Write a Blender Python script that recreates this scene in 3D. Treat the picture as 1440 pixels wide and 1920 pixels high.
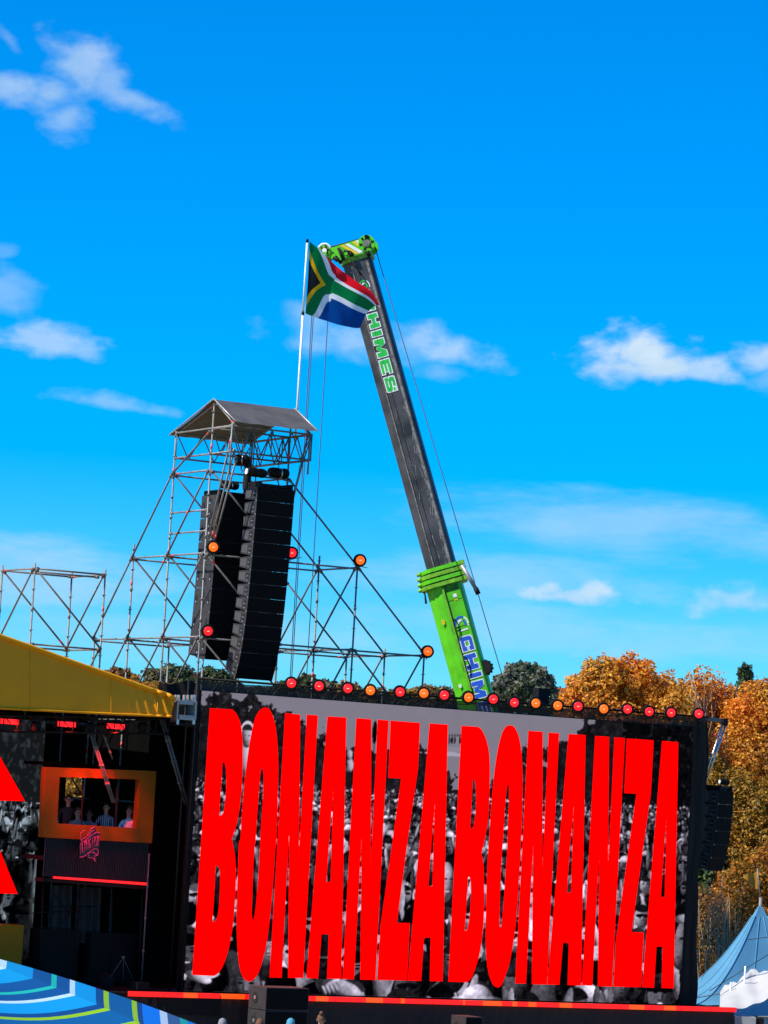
import bpy, bmesh, math, random
import numpy as np
from mathutils import Vector, Matrix
from mathutils.geometry import tessellate_polygon

for o in list(bpy.data.objects):
    bpy.data.objects.remove(o)
SC = bpy.context.scene
COL = SC.collection
R = math.radians

# ------------------------------------------------------------------ camera
F = 6660.0                      # focal length in photo pixels (1440 x 1920)
PITCH, ROLL = R(4.76), R(3.31)
CAM = Vector((0, 0, 6.35))
FWD = Vector((0, math.cos(PITCH), math.sin(PITCH)))
_r0 = Vector((1, 0, 0)); _u0 = Vector((0, -math.sin(PITCH), math.cos(PITCH)))
RGT = math.cos(ROLL) * _r0 + math.sin(ROLL) * _u0
UPV = -math.sin(ROLL) * _r0 + math.cos(ROLL) * _u0
cd = bpy.data.cameras.new('camera')
cd.sensor_fit = 'VERTICAL'; cd.sensor_height = 24.0; cd.sensor_width = 18.0
cd.lens = 24.0 * F / 1920.0
cd.clip_start = 0.5; cd.clip_end = 6000
cam = bpy.data.objects.new('camera', cd); COL.objects.link(cam)
M4 = Matrix((RGT, UPV, -FWD)).transposed().to_4x4(); M4.translation = CAM
cam.matrix_world = M4
SC.camera = cam

def ray(px, py):
    return FWD + RGT * ((px - 720) / F) + UPV * (-(py - 960) / F)
def P(px, py, depth):
    d = ray(px, py); return CAM + d * (depth / d.y)

# ------------------------------------------------------------------ sky, sun, exposure
SUN_AZ = R(24)      # angle of the sun towards the camera from due left
SUN_EL = R(47)
S_DIR = Vector((-math.cos(SUN_AZ) * math.cos(SUN_EL), -math.sin(SUN_AZ) * math.cos(SUN_EL), math.sin(SUN_EL)))
SC.view_settings.view_transform = 'Standard'
SC.view_settings.look = 'None'
SC.view_settings.exposure = 0.45
SC.view_settings.gamma = 1.0
SC.view_settings.use_curve_mapping = False
sun = bpy.data.lights.new('sun', 'SUN'); sun.energy = 5.0; sun.angle = R(0.53); sun.color = (1.0, 0.95, 0.87)
so = bpy.data.objects.new('sun', sun); COL.objects.link(so)
so.rotation_euler = S_DIR.to_track_quat('Z', 'Y').to_euler()
so.location = (0, 0, 80)

W = bpy.data.worlds.new('World'); SC.world = W; W.use_nodes = True
W.cycles.sampling_method = 'MANUAL'; W.cycles.sample_map_resolution = 256
nt = W.node_tree; nt.nodes.clear()
def N(t, **k):
    n = nt.nodes.new(t)
    for a, b in k.items(): setattr(n, a, b)
    return n
def L(a, b): nt.links.new(a, b)
def math_n(op, a, b=None, c=None, clamp=False):
    n = N('ShaderNodeMath', operation=op, use_clamp=clamp)
    for i, v in enumerate((a, b, c)):
        if v is None: continue
        if isinstance(v, (int, float)): n.inputs[i].default_value = v
        else: L(v, n.inputs[i])
    return n.outputs[0]
sky = N('ShaderNodeTexSky', sky_type='NISHITA', sun_disc=False)
sky.sun_elevation = SUN_EL
sky.sun_rotation = math.atan2(S_DIR.x, S_DIR.y)
sky.altitude = 1200; sky.air_density = 1.0; sky.dust_density = 0.0; sky.ozone_density = 4.0
tc = N('ShaderNodeTexCoord')
DIR = tc.outputs['Generated']
# clear, deep blue air: saturate the physical sky
hs = N('ShaderNodeHueSaturation'); hs.inputs['Saturation'].default_value = 1.92; hs.inputs['Value'].default_value = 1.35
L(sky.outputs[0], hs.inputs['Color'])
tint = N('ShaderNodeMix', data_type='RGBA', blend_type='MULTIPLY'); tint.inputs[0].default_value = 1.0
L(hs.outputs[0], tint.inputs[6]); tint.inputs[7].default_value = (0.34, 1.09, 1.28, 1)
# cloud noise, in direction space
mp = N('ShaderNodeMapping'); mp.inputs['Scale'].default_value = (1, 1, 1.7); L(DIR, mp.inputs[0])
nz = N('ShaderNodeTexNoise'); nz.inputs['Scale'].default_value = 70; nz.inputs['Detail'].default_value = 9; nz.inputs['Roughness'].default_value = 0.55
L(mp.outputs[0], nz.inputs['Vector'])
mp2 = N('ShaderNodeMapping'); mp2.inputs['Scale'].default_value = (1, 1, 4.5); mp2.inputs['Rotation'].default_value = (0, R(3), 0); L(DIR, mp2.inputs[0])
nz2 = N('ShaderNodeTexNoise'); nz2.inputs['Scale'].default_value = 30; nz2.inputs['Detail'].default_value = 8; nz2.inputs['Roughness'].default_value = 0.6
L(mp2.outputs[0], nz2.inputs['Vector'])
fb = math_n('SUBTRACT', nz.outputs[0], 0.5)
fs = math_n('SUBTRACT', nz2.outputs[0], 0.5)
# (px, py, half width, half height, tilt deg, opacity, streaky)
CLOUDS = [
    (150, 125, 80, 66, -25, .6, 2), (200, 150, 60, 45, -25, .5, 2), (35, 165, 95, 36, -10, .6, 2), (100, 175, 75, 45, 0, .58, 2), (262, 190, 78, 26, -22, .52, 2), (125, 222, 52, 52, 10, .5, 2), (20, 78, 42, 14, -50, .3, 2),
    (5, 548, 70, 46, -10, .36, 2), (78, 640, 100, 42, -5, .66, 0), (152, 655, 36, 24, -25, .45, 0), (5, 470, 30, 20, 0, .2, 0),
    (215, 758, 115, 20, -9, .42, 0), (300, 772, 55, 17, -6, .45, 0),
    (690, 645, 185, 40, -8, .6, 2), (850, 668, 105, 34, -10, .7, 0), (780, 640, 70, 36, -12, .6, 2), (580, 615, 55, 48, -25, .4, 2), (825, 700, 62, 26, 0, .32, 0),
    (1235, 688, 150, 34, -3, .9, 0), (1210, 670, 85, 60, 0, 1.0, 0), (1165, 690, 75, 44, 0, .9, 0), (1250, 690, 90, 44, 0, 1.0, 0), (1310, 695, 85, 34, -2, .8, 0), (1432, 680, 60, 42, 0, .75, 0), (1440, 708, 34, 40, 0, .3, 0),
    (1150, 985, 380, 62, -4, .42, 1), (950, 1085, 360, 48, -4, .38, 1), (1065, 1118, 110, 26, -3, .85, 0), (1035, 1108, 45, 30, 0, .85, 0), (1105, 1112, 48, 30, 0, .9, 0), (1385, 1128, 90, 44, 4, .65, 0),
    (80, 1085, 300, 75, -4, .5, 1), (1140, 1226, 95, 22, -3, .35, 0), (1060, 1180, 460, 55, -4, .34, 1), (420, 1190, 520, 60, -3, .3, 1),
]
alpha = None; shade = None
for (cx, cy, a, b, tl, op, st) in CLOUDS:
    c = ray(cx, cy).normalized()
    t = R(tl)
    e1 = (RGT * math.cos(t) + UPV * math.sin(t)) * (F / a)
    e2 = (-RGT * math.sin(t) + UPV * math.cos(t)) * (F / b)
    sb = N('ShaderNodeVectorMath', operation='SUBTRACT'); L(DIR, sb.inputs[0]); sb.inputs[1].default_value = c
    d1 = N('ShaderNodeVectorMath', operation='DOT_PRODUCT'); L(sb.outputs[0], d1.inputs[0]); d1.inputs[1].default_value = e1
    d2 = N('ShaderNodeVectorMath', operation='DOT_PRODUCT'); L(sb.outputs[0], d2.inputs[0]); d2.inputs[1].default_value = e2
    v2 = d2.outputs['Value'] if st else math_n('MAXIMUM', d2.outputs['Value'], math_n('MULTIPLY', d2.outputs['Value'], -1.55))
    cb = N('ShaderNodeCombineXYZ'); L(d1.outputs['Value'], cb.inputs[0]); L(v2, cb.inputs[1])
    ln = N('ShaderNodeVectorMath', operation='LENGTH'); L(cb.outputs[0], ln.inputs[0])
    base = math_n('SUBTRACT', 1.02, ln.outputs['Value'])
    dens = math_n('MULTIPLY_ADD', fs if st == 1 else fb, 2.1 if st == 1 else 2.5, base)
    mr = N('ShaderNodeMapRange', interpolation_type='SMOOTHSTEP')
    L(dens, mr.inputs[0]); mr.inputs[1].default_value = -0.2; mr.inputs[2].default_value = (.8, .9, 1.0)[st]
    al = math_n('MULTIPLY', mr.outputs[0], op if st == 1 else op * .9)
    sh = math_n('MULTIPLY', math_n('MULTIPLY_ADD', d2.outputs['Value'], 0.5, 0.5), al)
    alpha = al if alpha is None else math_n('MAXIMUM', alpha, al)
    shade = sh if shade is None else math_n('MAXIMUM', shade, sh)
# scattered clouds over the rest of the sky
nz3 = N('ShaderNodeTexNoise'); nz3.inputs['Scale'].default_value = 7; nz3.inputs['Detail'].default_value = 7; L(mp.outputs[0], nz3.inputs['Vector'])
dp = N('ShaderNodeVectorMath', operation='DOT_PRODUCT'); L(DIR, dp.inputs[0]); dp.inputs[1].default_value = FWD
away = N('ShaderNodeMapRange'); L(dp.outputs['Value'], away.inputs[0]); away.inputs[1].default_value = .985; away.inputs[2].default_value = .95
gen = N('ShaderNodeMapRange', interpolation_type='SMOOTHSTEP'); L(nz3.outputs[0], gen.inputs[0]); gen.inputs[1].default_value = .6; gen.inputs[2].default_value = .8
gal = math_n('MULTIPLY', math_n('MULTIPLY', gen.outputs[0], away.outputs[0]), .6)
alpha = math_n('MAXIMUM', alpha, gal)
cmix = N('ShaderNodeMix', data_type='RGBA'); L(math_n('ADD', math_n('MULTIPLY', shade, .9), math_n('MULTIPLY', fb, 1.2), clamp=True), cmix.inputs[0])
cmix.inputs[6].default_value = (4.6, 6.6, 8.4, 1); cmix.inputs[7].default_value = (7.6, 8.6, 9.3, 1)
sx = N('ShaderNodeSeparateXYZ'); L(DIR, sx.inputs[0])
hz_ = N('ShaderNodeMapRange', interpolation_type='SMOOTHSTEP'); L(sx.outputs[2], hz_.inputs[0]); hz_.inputs[1].default_value = 0.0; hz_.inputs[2].default_value = .14
hm = N('ShaderNodeMix', data_type='RGBA'); L(hz_.outputs[0], hm.inputs[0]); hm.inputs[6].default_value = (.8, .66, .86, 1); hm.inputs[7].default_value = (1, 1, 1, 1)
air = N('ShaderNodeMix', data_type='RGBA', blend_type='MULTIPLY'); air.inputs[0].default_value = 1; L(tint.outputs[2], air.inputs[6]); L(hm.outputs[2], air.inputs[7])
smix = N('ShaderNodeMix', data_type='RGBA'); L(alpha, smix.inputs[0]); L(air.outputs[2], smix.inputs[6]); L(cmix.outputs[2], smix.inputs[7])
bg = N('ShaderNodeBackground'); bg.inputs['Strength'].default_value = 0.077
L(smix.outputs[2], bg.inputs[0])
wo = N('ShaderNodeOutputWorld'); L(bg.outputs[0], wo.inputs[0])
# ------------------------------------------------------------------ helpers
rnd = random.Random(7)
class Frame:
    """upright local frame: u to the right, w away from the camera, z up"""
    def __init__(s, origin, yaw):
        s.o = Vector((origin.x, origin.y, 0)); y = R(yaw)
        s.u = Vector((math.cos(y), math.sin(y), 0)); s.w = Vector((-math.sin(y), math.cos(y), 0)); s.z = Vector((0, 0, 1))
    def pt(s, u, w, z): return s.o + s.u * u + s.w * w + Vector((0, 0, z))
    def q(s, px, py, w):
        d = ray(px, py); t = (w - (CAM - s.o).dot(s.w)) / d.dot(s.w); return CAM + d * t
    def uz(s, px, py, w):
        p = s.q(px, py, w); return (p - s.o).dot(s.u), p.z

def link(o, parent=None):
    COL.objects.link(o)
    if parent is not None: o.parent = parent
    return o
def tag(o, label, cat, group=None, kind=None):
    if label: o['label'] = label
    if cat: o['category'] = cat
    if group: o['group'] = group
    if kind: o['kind'] = kind
    return o
def thing(name, label, cat, loc, group=None):
    o = bpy.data.objects.new(name, None); o.empty_display_size = .3
    o.location = loc; link(o); return tag(o, label, cat, group)
def wloc(o):
    v = Vector((0, 0, 0))
    while o is not None: v += o.location; o = o.parent
    return v

class MB:
    """collects shapes in world coordinates; build() makes ONE mesh object"""
    def __init__(s): s.v = []; s.f = []; s.m = []; s.sm = []
    def add(s, vs, fs, mi=0, smooth=False):
        b = len(s.v); s.v += [Vector(x) for x in vs]
        for f in fs: s.f.append([i + b for i in f]); s.m.append(mi); s.sm.append(smooth)
        return s
    def box(s, c, ax, h, mi=0):
        c = Vector(c); x, y, z = [Vector(a) * k for a, k in zip(ax, h)]
        vs = [c + x * i + y * j + z * k for i in (-1, 1) for j in (-1, 1) for k in (-1, 1)]
        return s.add(vs, [(0, 1, 3, 2), (4, 6, 7, 5), (0, 4, 5, 1), (2, 3, 7, 6), (0, 2, 6, 4), (1, 5, 7, 3)], mi)
    def fbox(s, fr, u0, u1, w0, w1, z0, z1, mi=0):
        return s.box(fr.pt((u0 + u1) / 2, (w0 + w1) / 2, (z0 + z1) / 2), (fr.u, fr.w, fr.z), (abs(u1 - u0) / 2, abs(w1 - w0) / 2, abs(z1 - z0) / 2), mi)
    def tube(s, pts, rad, n=8, mi=0, cap=True, smooth=True):
        pts = [Vector(p) for p in pts]
        rs = rad if isinstance(rad, (list, tuple)) else [rad] * len(pts)
        vs = []; fs = []
        d0 = (pts[1] - pts[0]).normalized()
        a = d0.orthogonal().normalized()
        for i, p in enumerate(pts):
            d = (pts[min(i + 1, len(pts) - 1)] - pts[max(i - 1, 0)]).normalized()
            a = (a - d * a.dot(d)).normalized(); b = d.cross(a)
            for k in range(n):
                t = 2 * math.pi * k / n
                vs.append(p + (a * math.cos(t) + b * math.sin(t)) * rs[i])
        for i in range(len(pts) - 1):
            for k in range(n):
                k2 = (k + 1) % n; fs.append((i * n + k, i * n + k2, (i + 1) * n + k2, (i + 1) * n + k))
        s.add(vs, fs, mi, smooth)
        if cap:
            b = len(s.v) - len(vs)
            s.f.append([b + k for k in range(n)][::-1]); s.m.append(mi); s.sm.append(False)
            e = b + (len(pts) - 1) * n
            s.f.append([e + k for k in range(n)]); s.m.append(mi); s.sm.append(False)
        return s
    def prism(s, poly, d, mi=0):
        """closed planar polygon (world points) pushed along vector d"""
        n = len(poly); d = Vector(d); poly = [Vector(p) for p in poly]
        tris = tessellate_polygon([poly])
        s.add(poly + [p + d for p in poly], [tuple(t) for t in tris] + [tuple(i + n for i in t[::-1]) for t in tris] + [(i, (i + 1) % n, (i + 1) % n + n, i + n) for i in range(n)], mi)
        return s
    def sheet(s, loops, mi=0):
        loops = [[Vector(p) for p in l] for l in loops]
        tris = tessellate_polygon(loops); allp = [p for l in loops for p in l]
        return s.add(allp, [tuple(t) for t in tris], mi)
    def grid(s, rows, mi=0, smooth=True):
        nr = len(rows); nc = len(rows[0])
        return s.add([p for r in rows for p in r], [(i * nc + j, i * nc + j + 1, (i + 1) * nc + j + 1, (i + 1) * nc + j) for i in range(nr - 1) for j in range(nc - 1)], mi, smooth)
    def build(s, name, mats, parent=None, recalc=True):
        if not isinstance(mats, (list, tuple)): mats = [mats]
        if parent is None:
            xs = [p.x for p in s.v]; ys = [p.y for p in s.v]; zs = [p.z for p in s.v]
            org = Vector(((min(xs) + max(xs)) / 2, (min(ys) + max(ys)) / 2, min(zs))); base = org
        else:
            base = wloc(parent); org = None
        me = bpy.data.meshes.new(name)
        me.from_pydata([tuple(p - base) for p in s.v], [], s.f)
        for m in mats: me.materials.append(m)
        me.polygons.foreach_set('material_index', s.m)
        me.polygons.foreach_set('use_smooth', s.sm)
        if recalc:
            bm = bmesh.new(); bm.from_mesh(me); bmesh.ops.recalc_face_normals(bm, faces=bm.faces); bm.to_mesh(me); bm.free()
        me.update()
        o = bpy.data.objects.new(name, me)
        if org is not None: o.location = org
        return link(o, parent)

def copy_tree(o, parent=None, delta=None):
    c = o.copy(); link(c, parent)
    if delta is not None: c.location = o.location + delta
    for ch in o.children: copy_tree(ch, c)
    return c

# ------------------------------------------------------------------ materials
def mat(name, col, rough=.6, metal=0.0, var=0.0, scale=8.0, bump=0.0, bscale=40.0, emit=None, estr=1.0, trans=0.0, spec=.5, coord='Object'):
    m = bpy.data.materials.new(name); m.use_nodes = True
    t = m.node_tree; b = t.nodes['Principled BSDF']
    c4 = (col[0], col[1], col[2], 1)
    b.inputs['Base Color'].default_value = c4; b.inputs['Roughness'].default_value = rough; b.inputs['Metallic'].default_value = metal
    b.inputs['Specular IOR Level'].default_value = spec
    tcn = t.nodes.new('ShaderNodeTexCoord')
    if var > 0:
        n = t.nodes.new('ShaderNodeTexNoise'); n.inputs['Scale'].default_value = scale; n.inputs['Detail'].default_value = 5
        t.links.new(tcn.outputs[coord], n.inputs['Vector'])
        mr = t.nodes.new('ShaderNodeMapRange'); t.links.new(n.outputs[0], mr.inputs[0]); mr.inputs[1].default_value = .3; mr.inputs[2].default_value = .7
        mr.inputs[3].default_value = 1 - var; mr.inputs[4].default_value = 1 + var
        mx = t.nodes.new('ShaderNodeMix'); mx.data_type = 'RGBA'; mx.blend_type = 'MULTIPLY'; mx.inputs[0].default_value = 1
        mx.inputs[6].default_value = c4; t.links.new(mr.outputs[0], mx.inputs[7]); t.links.new(mx.outputs[2], b.inputs['Base Color'])
        mr2 = t.nodes.new('ShaderNodeMapRange'); t.links.new(n.outputs[0], mr2.inputs[0]); mr2.inputs[3].default_value = max(.05, rough - .12); mr2.inputs[4].default_value = min(1, rough + .12)
        t.links.new(mr2.outputs[0], b.inputs['Roughness'])
    if bump > 0:
        n2 = t.nodes.new('ShaderNodeTexNoise'); n2.inputs['Scale'].default_value = bscale; n2.inputs['Detail'].default_value = 4
        t.links.new(tcn.outputs[coord], n2.inputs['Vector'])
        bp = t.nodes.new('ShaderNodeBump'); bp.inputs['Strength'].default_value = bump; bp.inputs['Distance'].default_value = .02
        t.links.new(n2.outputs[0], bp.inputs['Height']); t.links.new(bp.outputs[0], b.inputs['Normal'])
    if emit is not None:
        b.inputs['Emission Color'].default_value = (emit[0], emit[1], emit[2], 1); b.inputs['Emission Strength'].default_value = estr
    if trans > 0: translucent(m, trans, col)
    return m
def translucent(m, amt, col=None):
    """thin cloth or leaf: part of the light passes through"""
    t = m.node_tree; b = t.nodes['Principled BSDF']; out = t.nodes['Material Output']
    tr = t.nodes.new('ShaderNodeBsdfTranslucent'); mx = t.nodes.new('ShaderNodeMixShader'); mx.inputs[0].default_value = amt
    src = b.inputs['Base Color'].links
    if src: t.links.new(src[0].from_socket, tr.inputs[0])
    else: tr.inputs[0].default_value = b.inputs['Base Color'].default_value
    t.links.new(b.outputs[0], mx.inputs[1]); t.links.new(tr.outputs[0], mx.inputs[2]); t.links.new(mx.outputs[0], out.inputs[0])
def attr_mat(name, attr='Col', rough=.7, emit=0.0, trans=0.0, base=True, spec=.3):
    m = bpy.data.materials.new(name); m.use_nodes = True; t = m.node_tree; b = t.nodes['Principled BSDF']
    a = t.nodes.new('ShaderNodeAttribute'); a.attribute_name = attr
    b.inputs['Roughness'].default_value = rough; b.inputs['Specular IOR Level'].default_value = spec
    if base: t.links.new(a.outputs['Color'], b.inputs['Base Color'])
    else: b.inputs['Base Color'].default_value = (.003, .003, .003, 1)
    if emit > 0: t.links.new(a.outputs['Color'], b.inputs['Emission Color']); b.inputs['Emission Strength'].default_value = emit
    if trans > 0: translucent(m, trans)
    return m
def np_mesh(name, verts, quads, mats, cols=None, parent=None, loc=(0, 0, 0), smooth=False, domain='POINT'):
    me = bpy.data.meshes.new(name); nv = len(verts); nf = len(quads); k = quads.shape[1]
    me.vertices.add(nv); me.vertices.foreach_set('co', np.asarray(verts, dtype=np.float32).ravel())
    me.loops.add(nf * k); me.loops.foreach_set('vertex_index', np.asarray(quads, dtype=np.int32).ravel())
    me.polygons.add(nf); me.polygons.foreach_set('loop_start', np.arange(0, nf * k, k, dtype=np.int32))
    me.polygons.foreach_set('loop_total', np.full(nf, k, dtype=np.int32))
    if smooth: me.polygons.foreach_set('use_smooth', np.ones(nf, dtype=bool))
    if cols is not None:
        at = me.color_attributes.new('Col', 'FLOAT_COLOR', domain); at.data.foreach_set('color', np.asarray(cols, dtype=np.float32).ravel())
    for m in (mats if isinstance(mats, (list, tuple)) else [mats]): me.materials.append(m)
    me.update(calc_edges=True)
    o = bpy.data.objects.new(name, me); o.location = loc
    return link(o, parent)

M = {}
M['galv'] = mat('galvanised_steel', (.2, .2, .185), .55, .2, .25, 6, 0)
M['galv_dark'] = mat('weathered_steel', (.13, .125, .115), .6, .2, .3, 5)
M['red_mark'] = mat('red_tape', (.75, .06, .05), .5, 0, .15, 20)
M['black'] = mat('black_cloth', (.008, .007, .006), .9, 0, .3, 3, .4, 6)
M['blackpaint'] = mat('black_paint', (.009, .0075, .0065), .6, 0, .3, 8, spec=.15)
M['box_side'] = mat('black_textured_paint', (.027, .025, .025), .6, 0, .25, 12, .15, 90)
M['box_grille'] = mat('speaker_grille', (.055, .056, .062), .7, 0, .2, 40, .2, 150)
M['box_front'] = mat('speaker_front_mesh', (.006, .006, .006), .8, 0, .3, 30, .2, 140, spec=.1)
M['recess'] = mat('dark_recess', (.004, .004, .004), .9)
M['steel'] = mat('bright_steel', (.55, .56, .56), .3, .8, .15, 20)
M['alu'] = mat('aluminium', (.36, .34, .32), .45, .4, .15, 14)
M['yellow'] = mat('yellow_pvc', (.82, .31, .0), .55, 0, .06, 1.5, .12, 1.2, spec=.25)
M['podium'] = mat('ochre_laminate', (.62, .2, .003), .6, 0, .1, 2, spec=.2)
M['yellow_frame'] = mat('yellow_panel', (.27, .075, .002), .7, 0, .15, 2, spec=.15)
M['green'] = mat('crane_green_paint', (.1, .55, .0), .45, 0, .2, 2.2, .08, 18)
M['green_dk'] = mat('crane_green_worn', (.16, .42, .01), .5, 0, .3, 6)
M['boom_black'] = mat('crane_dark_grey_paint', (.05, .049, .05), .5, .1, .6, 1.6, .2, 25)
M['boom_strip'] = mat('crane_scuffed_edge', (.19, .18, .165), .65, .1, .6, 7, .3, 30)
M['white'] = mat('white_paint', (.8, .8, .8), .5, 0, .08, 8)
M['blue_txt'] = mat('blue_vinyl', (.02, .1, .55), .4, 0, .1, 4)
M['green_txt'] = mat('green_vinyl', (.02, .5, .05), .4, 0, .12, 5)
M['yel_txt'] = mat('yellow_vinyl', (.85, .55, .01), .4, 0, .1, 5)
M['roofcloth'] = mat('grey_tarpaulin', (.085, .08, .076), .7, 0, .2, 2.5, .25, 3.5, trans=.04)
M['rope'] = mat('steel_rope', (.03, .03, .035), .6, .3)
M['red_led'] = mat('red_led_image', (.02, 0, 0), .6, emit=(1, 0, 0), estr=1.0, spec=0.0)
M['lens_red'] = mat('red_lens', (.3, .01, .01), .25, emit=(1.0, .012, .022), estr=.85)
M['lens_orange'] = mat('orange_lens', (.4, .1, .01), .25, emit=(1.0, .13, .003), estr=.85)
M['hot'] = mat('hot_filament', (.5, .3, .2), .3, emit=(1, .55, .3), estr=1.0)
M['bar_red'] = mat('red_light_bar', (.1, .01, .01), .4, emit=(1, .008, .004), estr=.85)
M['bar_orange'] = mat('orange_light_bar', (.2, .05, .01), .4, emit=(1, .085, .004), estr=.8)
M['wash'] = mat('red_wash_glow', (.1, .01, .01), .4, emit=(1, .01, .012), estr=1.1)
M['skin'] = mat('skin', (.42, .24, .16), .55, 0, .1, 20)
M['skin2'] = mat('dark_skin', (.14, .075, .05), .55, 0, .1, 20)
M['bark'] = mat('bark', (.09, .065, .045), .9, 0, .35, 6, .6, 12)
M['twig'] = mat('dry_twig', (.3, .23, .14), .9, 0, .35, 6)
# ------------------------------------------------------------------ ground
def ground_z(x, y): 
    t = min(1, max(0, (62 - y) / 62)); return 4.7 * t * t * (3 - 2 * t)
M['grass'] = mat('trodden_grass', (.2, .17, .09), .95, 0, .4, 1.2, .4, 8, coord='Object')
b = MB()
ys = [-60, -30, -10] + list(range(0, 70, 4)) + [75, 90, 120, 200, 500, 1500, 4500]
xs = [-3500, -900, -300, -100, -50, -25, 0, 25, 50, 100, 300, 900, 3500]
b.grid([[Vector((x, y, ground_z(x, y))) for x in xs] for y in ys])
g = b.build('ground', M['grass']); g['kind'] = 'structure'

# ------------------------------------------------------------------ big screen
S = Frame(P(344, 1850, 88.3), 30)
u_r, _ = S.uz(1275, 1876, 0); _, z_b = S.uz(344, 1858, 0); _, z_t = S.uz(700, 1319, 0)
SW, SH = u_r, z_t - z_b
DECK = z_b - .02

def smoothed(path):
    """path items: (x,y) corner points or [list] of points joined by a Catmull-Rom curve"""
    out = []
    for it in path:
        if isinstance(it, list):
            p = it; n = len(p)
            for i in range(n - 1):
                p0, p1, p2, p3 = p[max(i - 1, 0)], p[i], p[i + 1], p[min(i + 2, n - 1)]
                for k in range(4):
                    t = k / 4
                    out.append(tuple(.5 * (2 * b1 + (c - a) * t + (2 * a - 5 * b1 + 4 * c - d) * t * t + (3 * b1 - a - 3 * c + d) * t ** 3) for a, b1, c, d in zip(p0, p1, p2, p3)))
            out.append(p[-1])
        else: out.append(it)
    return out
ORG = dict(a=(340, 1300), b=(340, 1580), c=(580, 1300), d=(580, 1580), e=(820, 1320), f=(820, 1600), g=(1060, 1340), h=(1060, 1620))
def T(s):
    """'a 275 143 490 155 | b 1 2' -> photo pixels"""
    out = []
    for seg in s.split('|'):
        w = seg.split(); ox, oy = ORG[w[0]]; v = [float(x) for x in w[1:]]
        out += [(ox + v[i] / 5.143, oy + v[i + 1] / 5.143) for i in range(0, len(v), 2)]
    return out
def crv(s):
    return [T(s)]
LETTERS = [
    ('B', [T('a 275 143')[0], T('a 490 155 530 195 560 260 580 340 592 480 592 650 585 860 570 1040 550 1180 520 1310 488 1400'), T('b 500 30 518 130 525 260 525 420 515 600 500 780 470 960 440 1080 400 1190 360 1255 315 1285'), T('b 105 1275')[0]],
     [[T('a 398 668 415 668 430 740 433 850 430 950 420 1060 405 1145 380 1182'), T('a 366 1182')[0], T('a 375 1000 390 800 398 668')], [T('b 330 222 352 228 368 260 373 340 370 480 362 620 345 720 325 760'), T('b 300 760')[0], T('b 315 550 325 350 330 222')]]),
    ('O', [T('a 800 137 840 145 870 190 895 260 915 360 928 500 935 650 935 800 930 1000 925 1200 915 1440|b 905 80 893 260 880 450 862 650 840 850 815 1010 785 1130 750 1240 715 1300 680 1330 650 1338 615 1320 590 1290 565 1220 548 1110 538 960 533 800 535 600 540 400 548 200 555 0|a 570 1400 580 1200 597 1000 612 830 635 640 660 470 690 320 720 220 760 160 800 137')],
     [[T('a 778 715 790 760 793 850 785 1050 770 1250 760 1440|b 755 100 745 300 730 480 715 640 700 730 690 745 680 700 683 560 690 350 700 150 710 0|a 715 1440 730 1200 745 1000 757 830 768 740 778 715')]]),
    ('N', T('a 1000 190 1147 205|b 1133 130|a 1210 205 1317 213|b 1175 1305 1028 1303|a 1041 1300|b 968 1302 850 1300'), []),
    ('A', T('c 175 223 357 232|d 308 1313 170 1312 187 885 118 882 85 1310 -29 1305'), [T('c 231 930|d 215 0 205 378 165 376 190 0')]),
    ('N', T('c 453 240 597 250|d 594 245|c 658 253 765 262|d 638 1325 490 1320|c 505 1350|d 432 1317 320 1315'), []),
    ('Z', T('c 783 263 1068 285 1048 730|d 945 0 845 773 970 775 942 1328 653 1325 686 800 800 0|c 885 822 762 815'), []),
    ('A', T('c 1160 290 1336 302|d 1287 1338 1160 1335 1170 917 1107 915 1078 1333 948 1330'), [T('c 1212 1050|d 1197 0 1187 420 1148 417 1178 0')]),
    ('B', [T('e 233 210')[0], T('e 390 220 425 245 460 310 485 390 500 480 507 620 503 850 495 1050 478 1200 450 1340 425 1440'), T('f 440 60 450 200 453 400 450 600 435 780 410 960 380 1070 340 1180 310 1225 280 1243'), T('f 105 1237')[0]],
     [[T('e 340 735 357 730 368 790 373 900 368 1050 355 1140 340 1200'), T('e 318 1203')[0], T('e 328 1000 337 850 340 735')], [T('f 297 230 312 230 322 290 323 420 315 560 303 660 285 745'), T('f 263 745')[0], T('f 275 600 285 420 297 230')]]),
    ('O', [T('e 705 205 735 215 765 260 790 330 808 440 820 600 823 800 820 1000 812 1200 803 1440|f 790 200 775 450 757 680 735 850 700 1040 660 1170 625 1260 595 1290 570 1290 540 1270 510 1210 485 1110 470 960 465 750 470 500 477 250 488 0|e 500 1300 515 1050 535 800 560 580 585 430 615 310 645 240 675 210 705 205')],
     [[T('e 680 770 690 800 690 950 680 1150 672 1440|f 660 150 645 400 630 580 618 690 605 722 597 680 603 450 612 200 623 0|e 635 1300 650 1050 665 850 680 770')]]),
    ('N', T('e 877 258 1017 268|f 1013 160|e 1073 275 1175 283|f 1057 1265 910 1262|e 925 1345|f 855 1257 750 1253'), []),
    ('A', T('e 1265 288 1430 300|f 1387 1275 1255 1270 1268 865 1213 863 1177 1268 1060 1265'), [T('e 1315 985|f 1300 0 1288 380 1250 378 1275 0')]),
    ('N', T('g 287 205 422 214|h 412 60|g 473 218 575 226|h 450 1183 313 1178|g 327 1310|h 260 1172 160 1170'), []),
    ('Z', T('g 592 230 852 247 825 760|h 728 0 640 655 757 660 730 1188 463 1183 487 740 590 0|g 685 762 568 757'), []),
    ('A', T('g 932 253 1090 265|h 1045 1200 927 1195 938 797 880 795 855 1193 740 1188'), [T('g 977 960|h 965 0 957 320 922 318 943 0')]),
]
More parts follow.
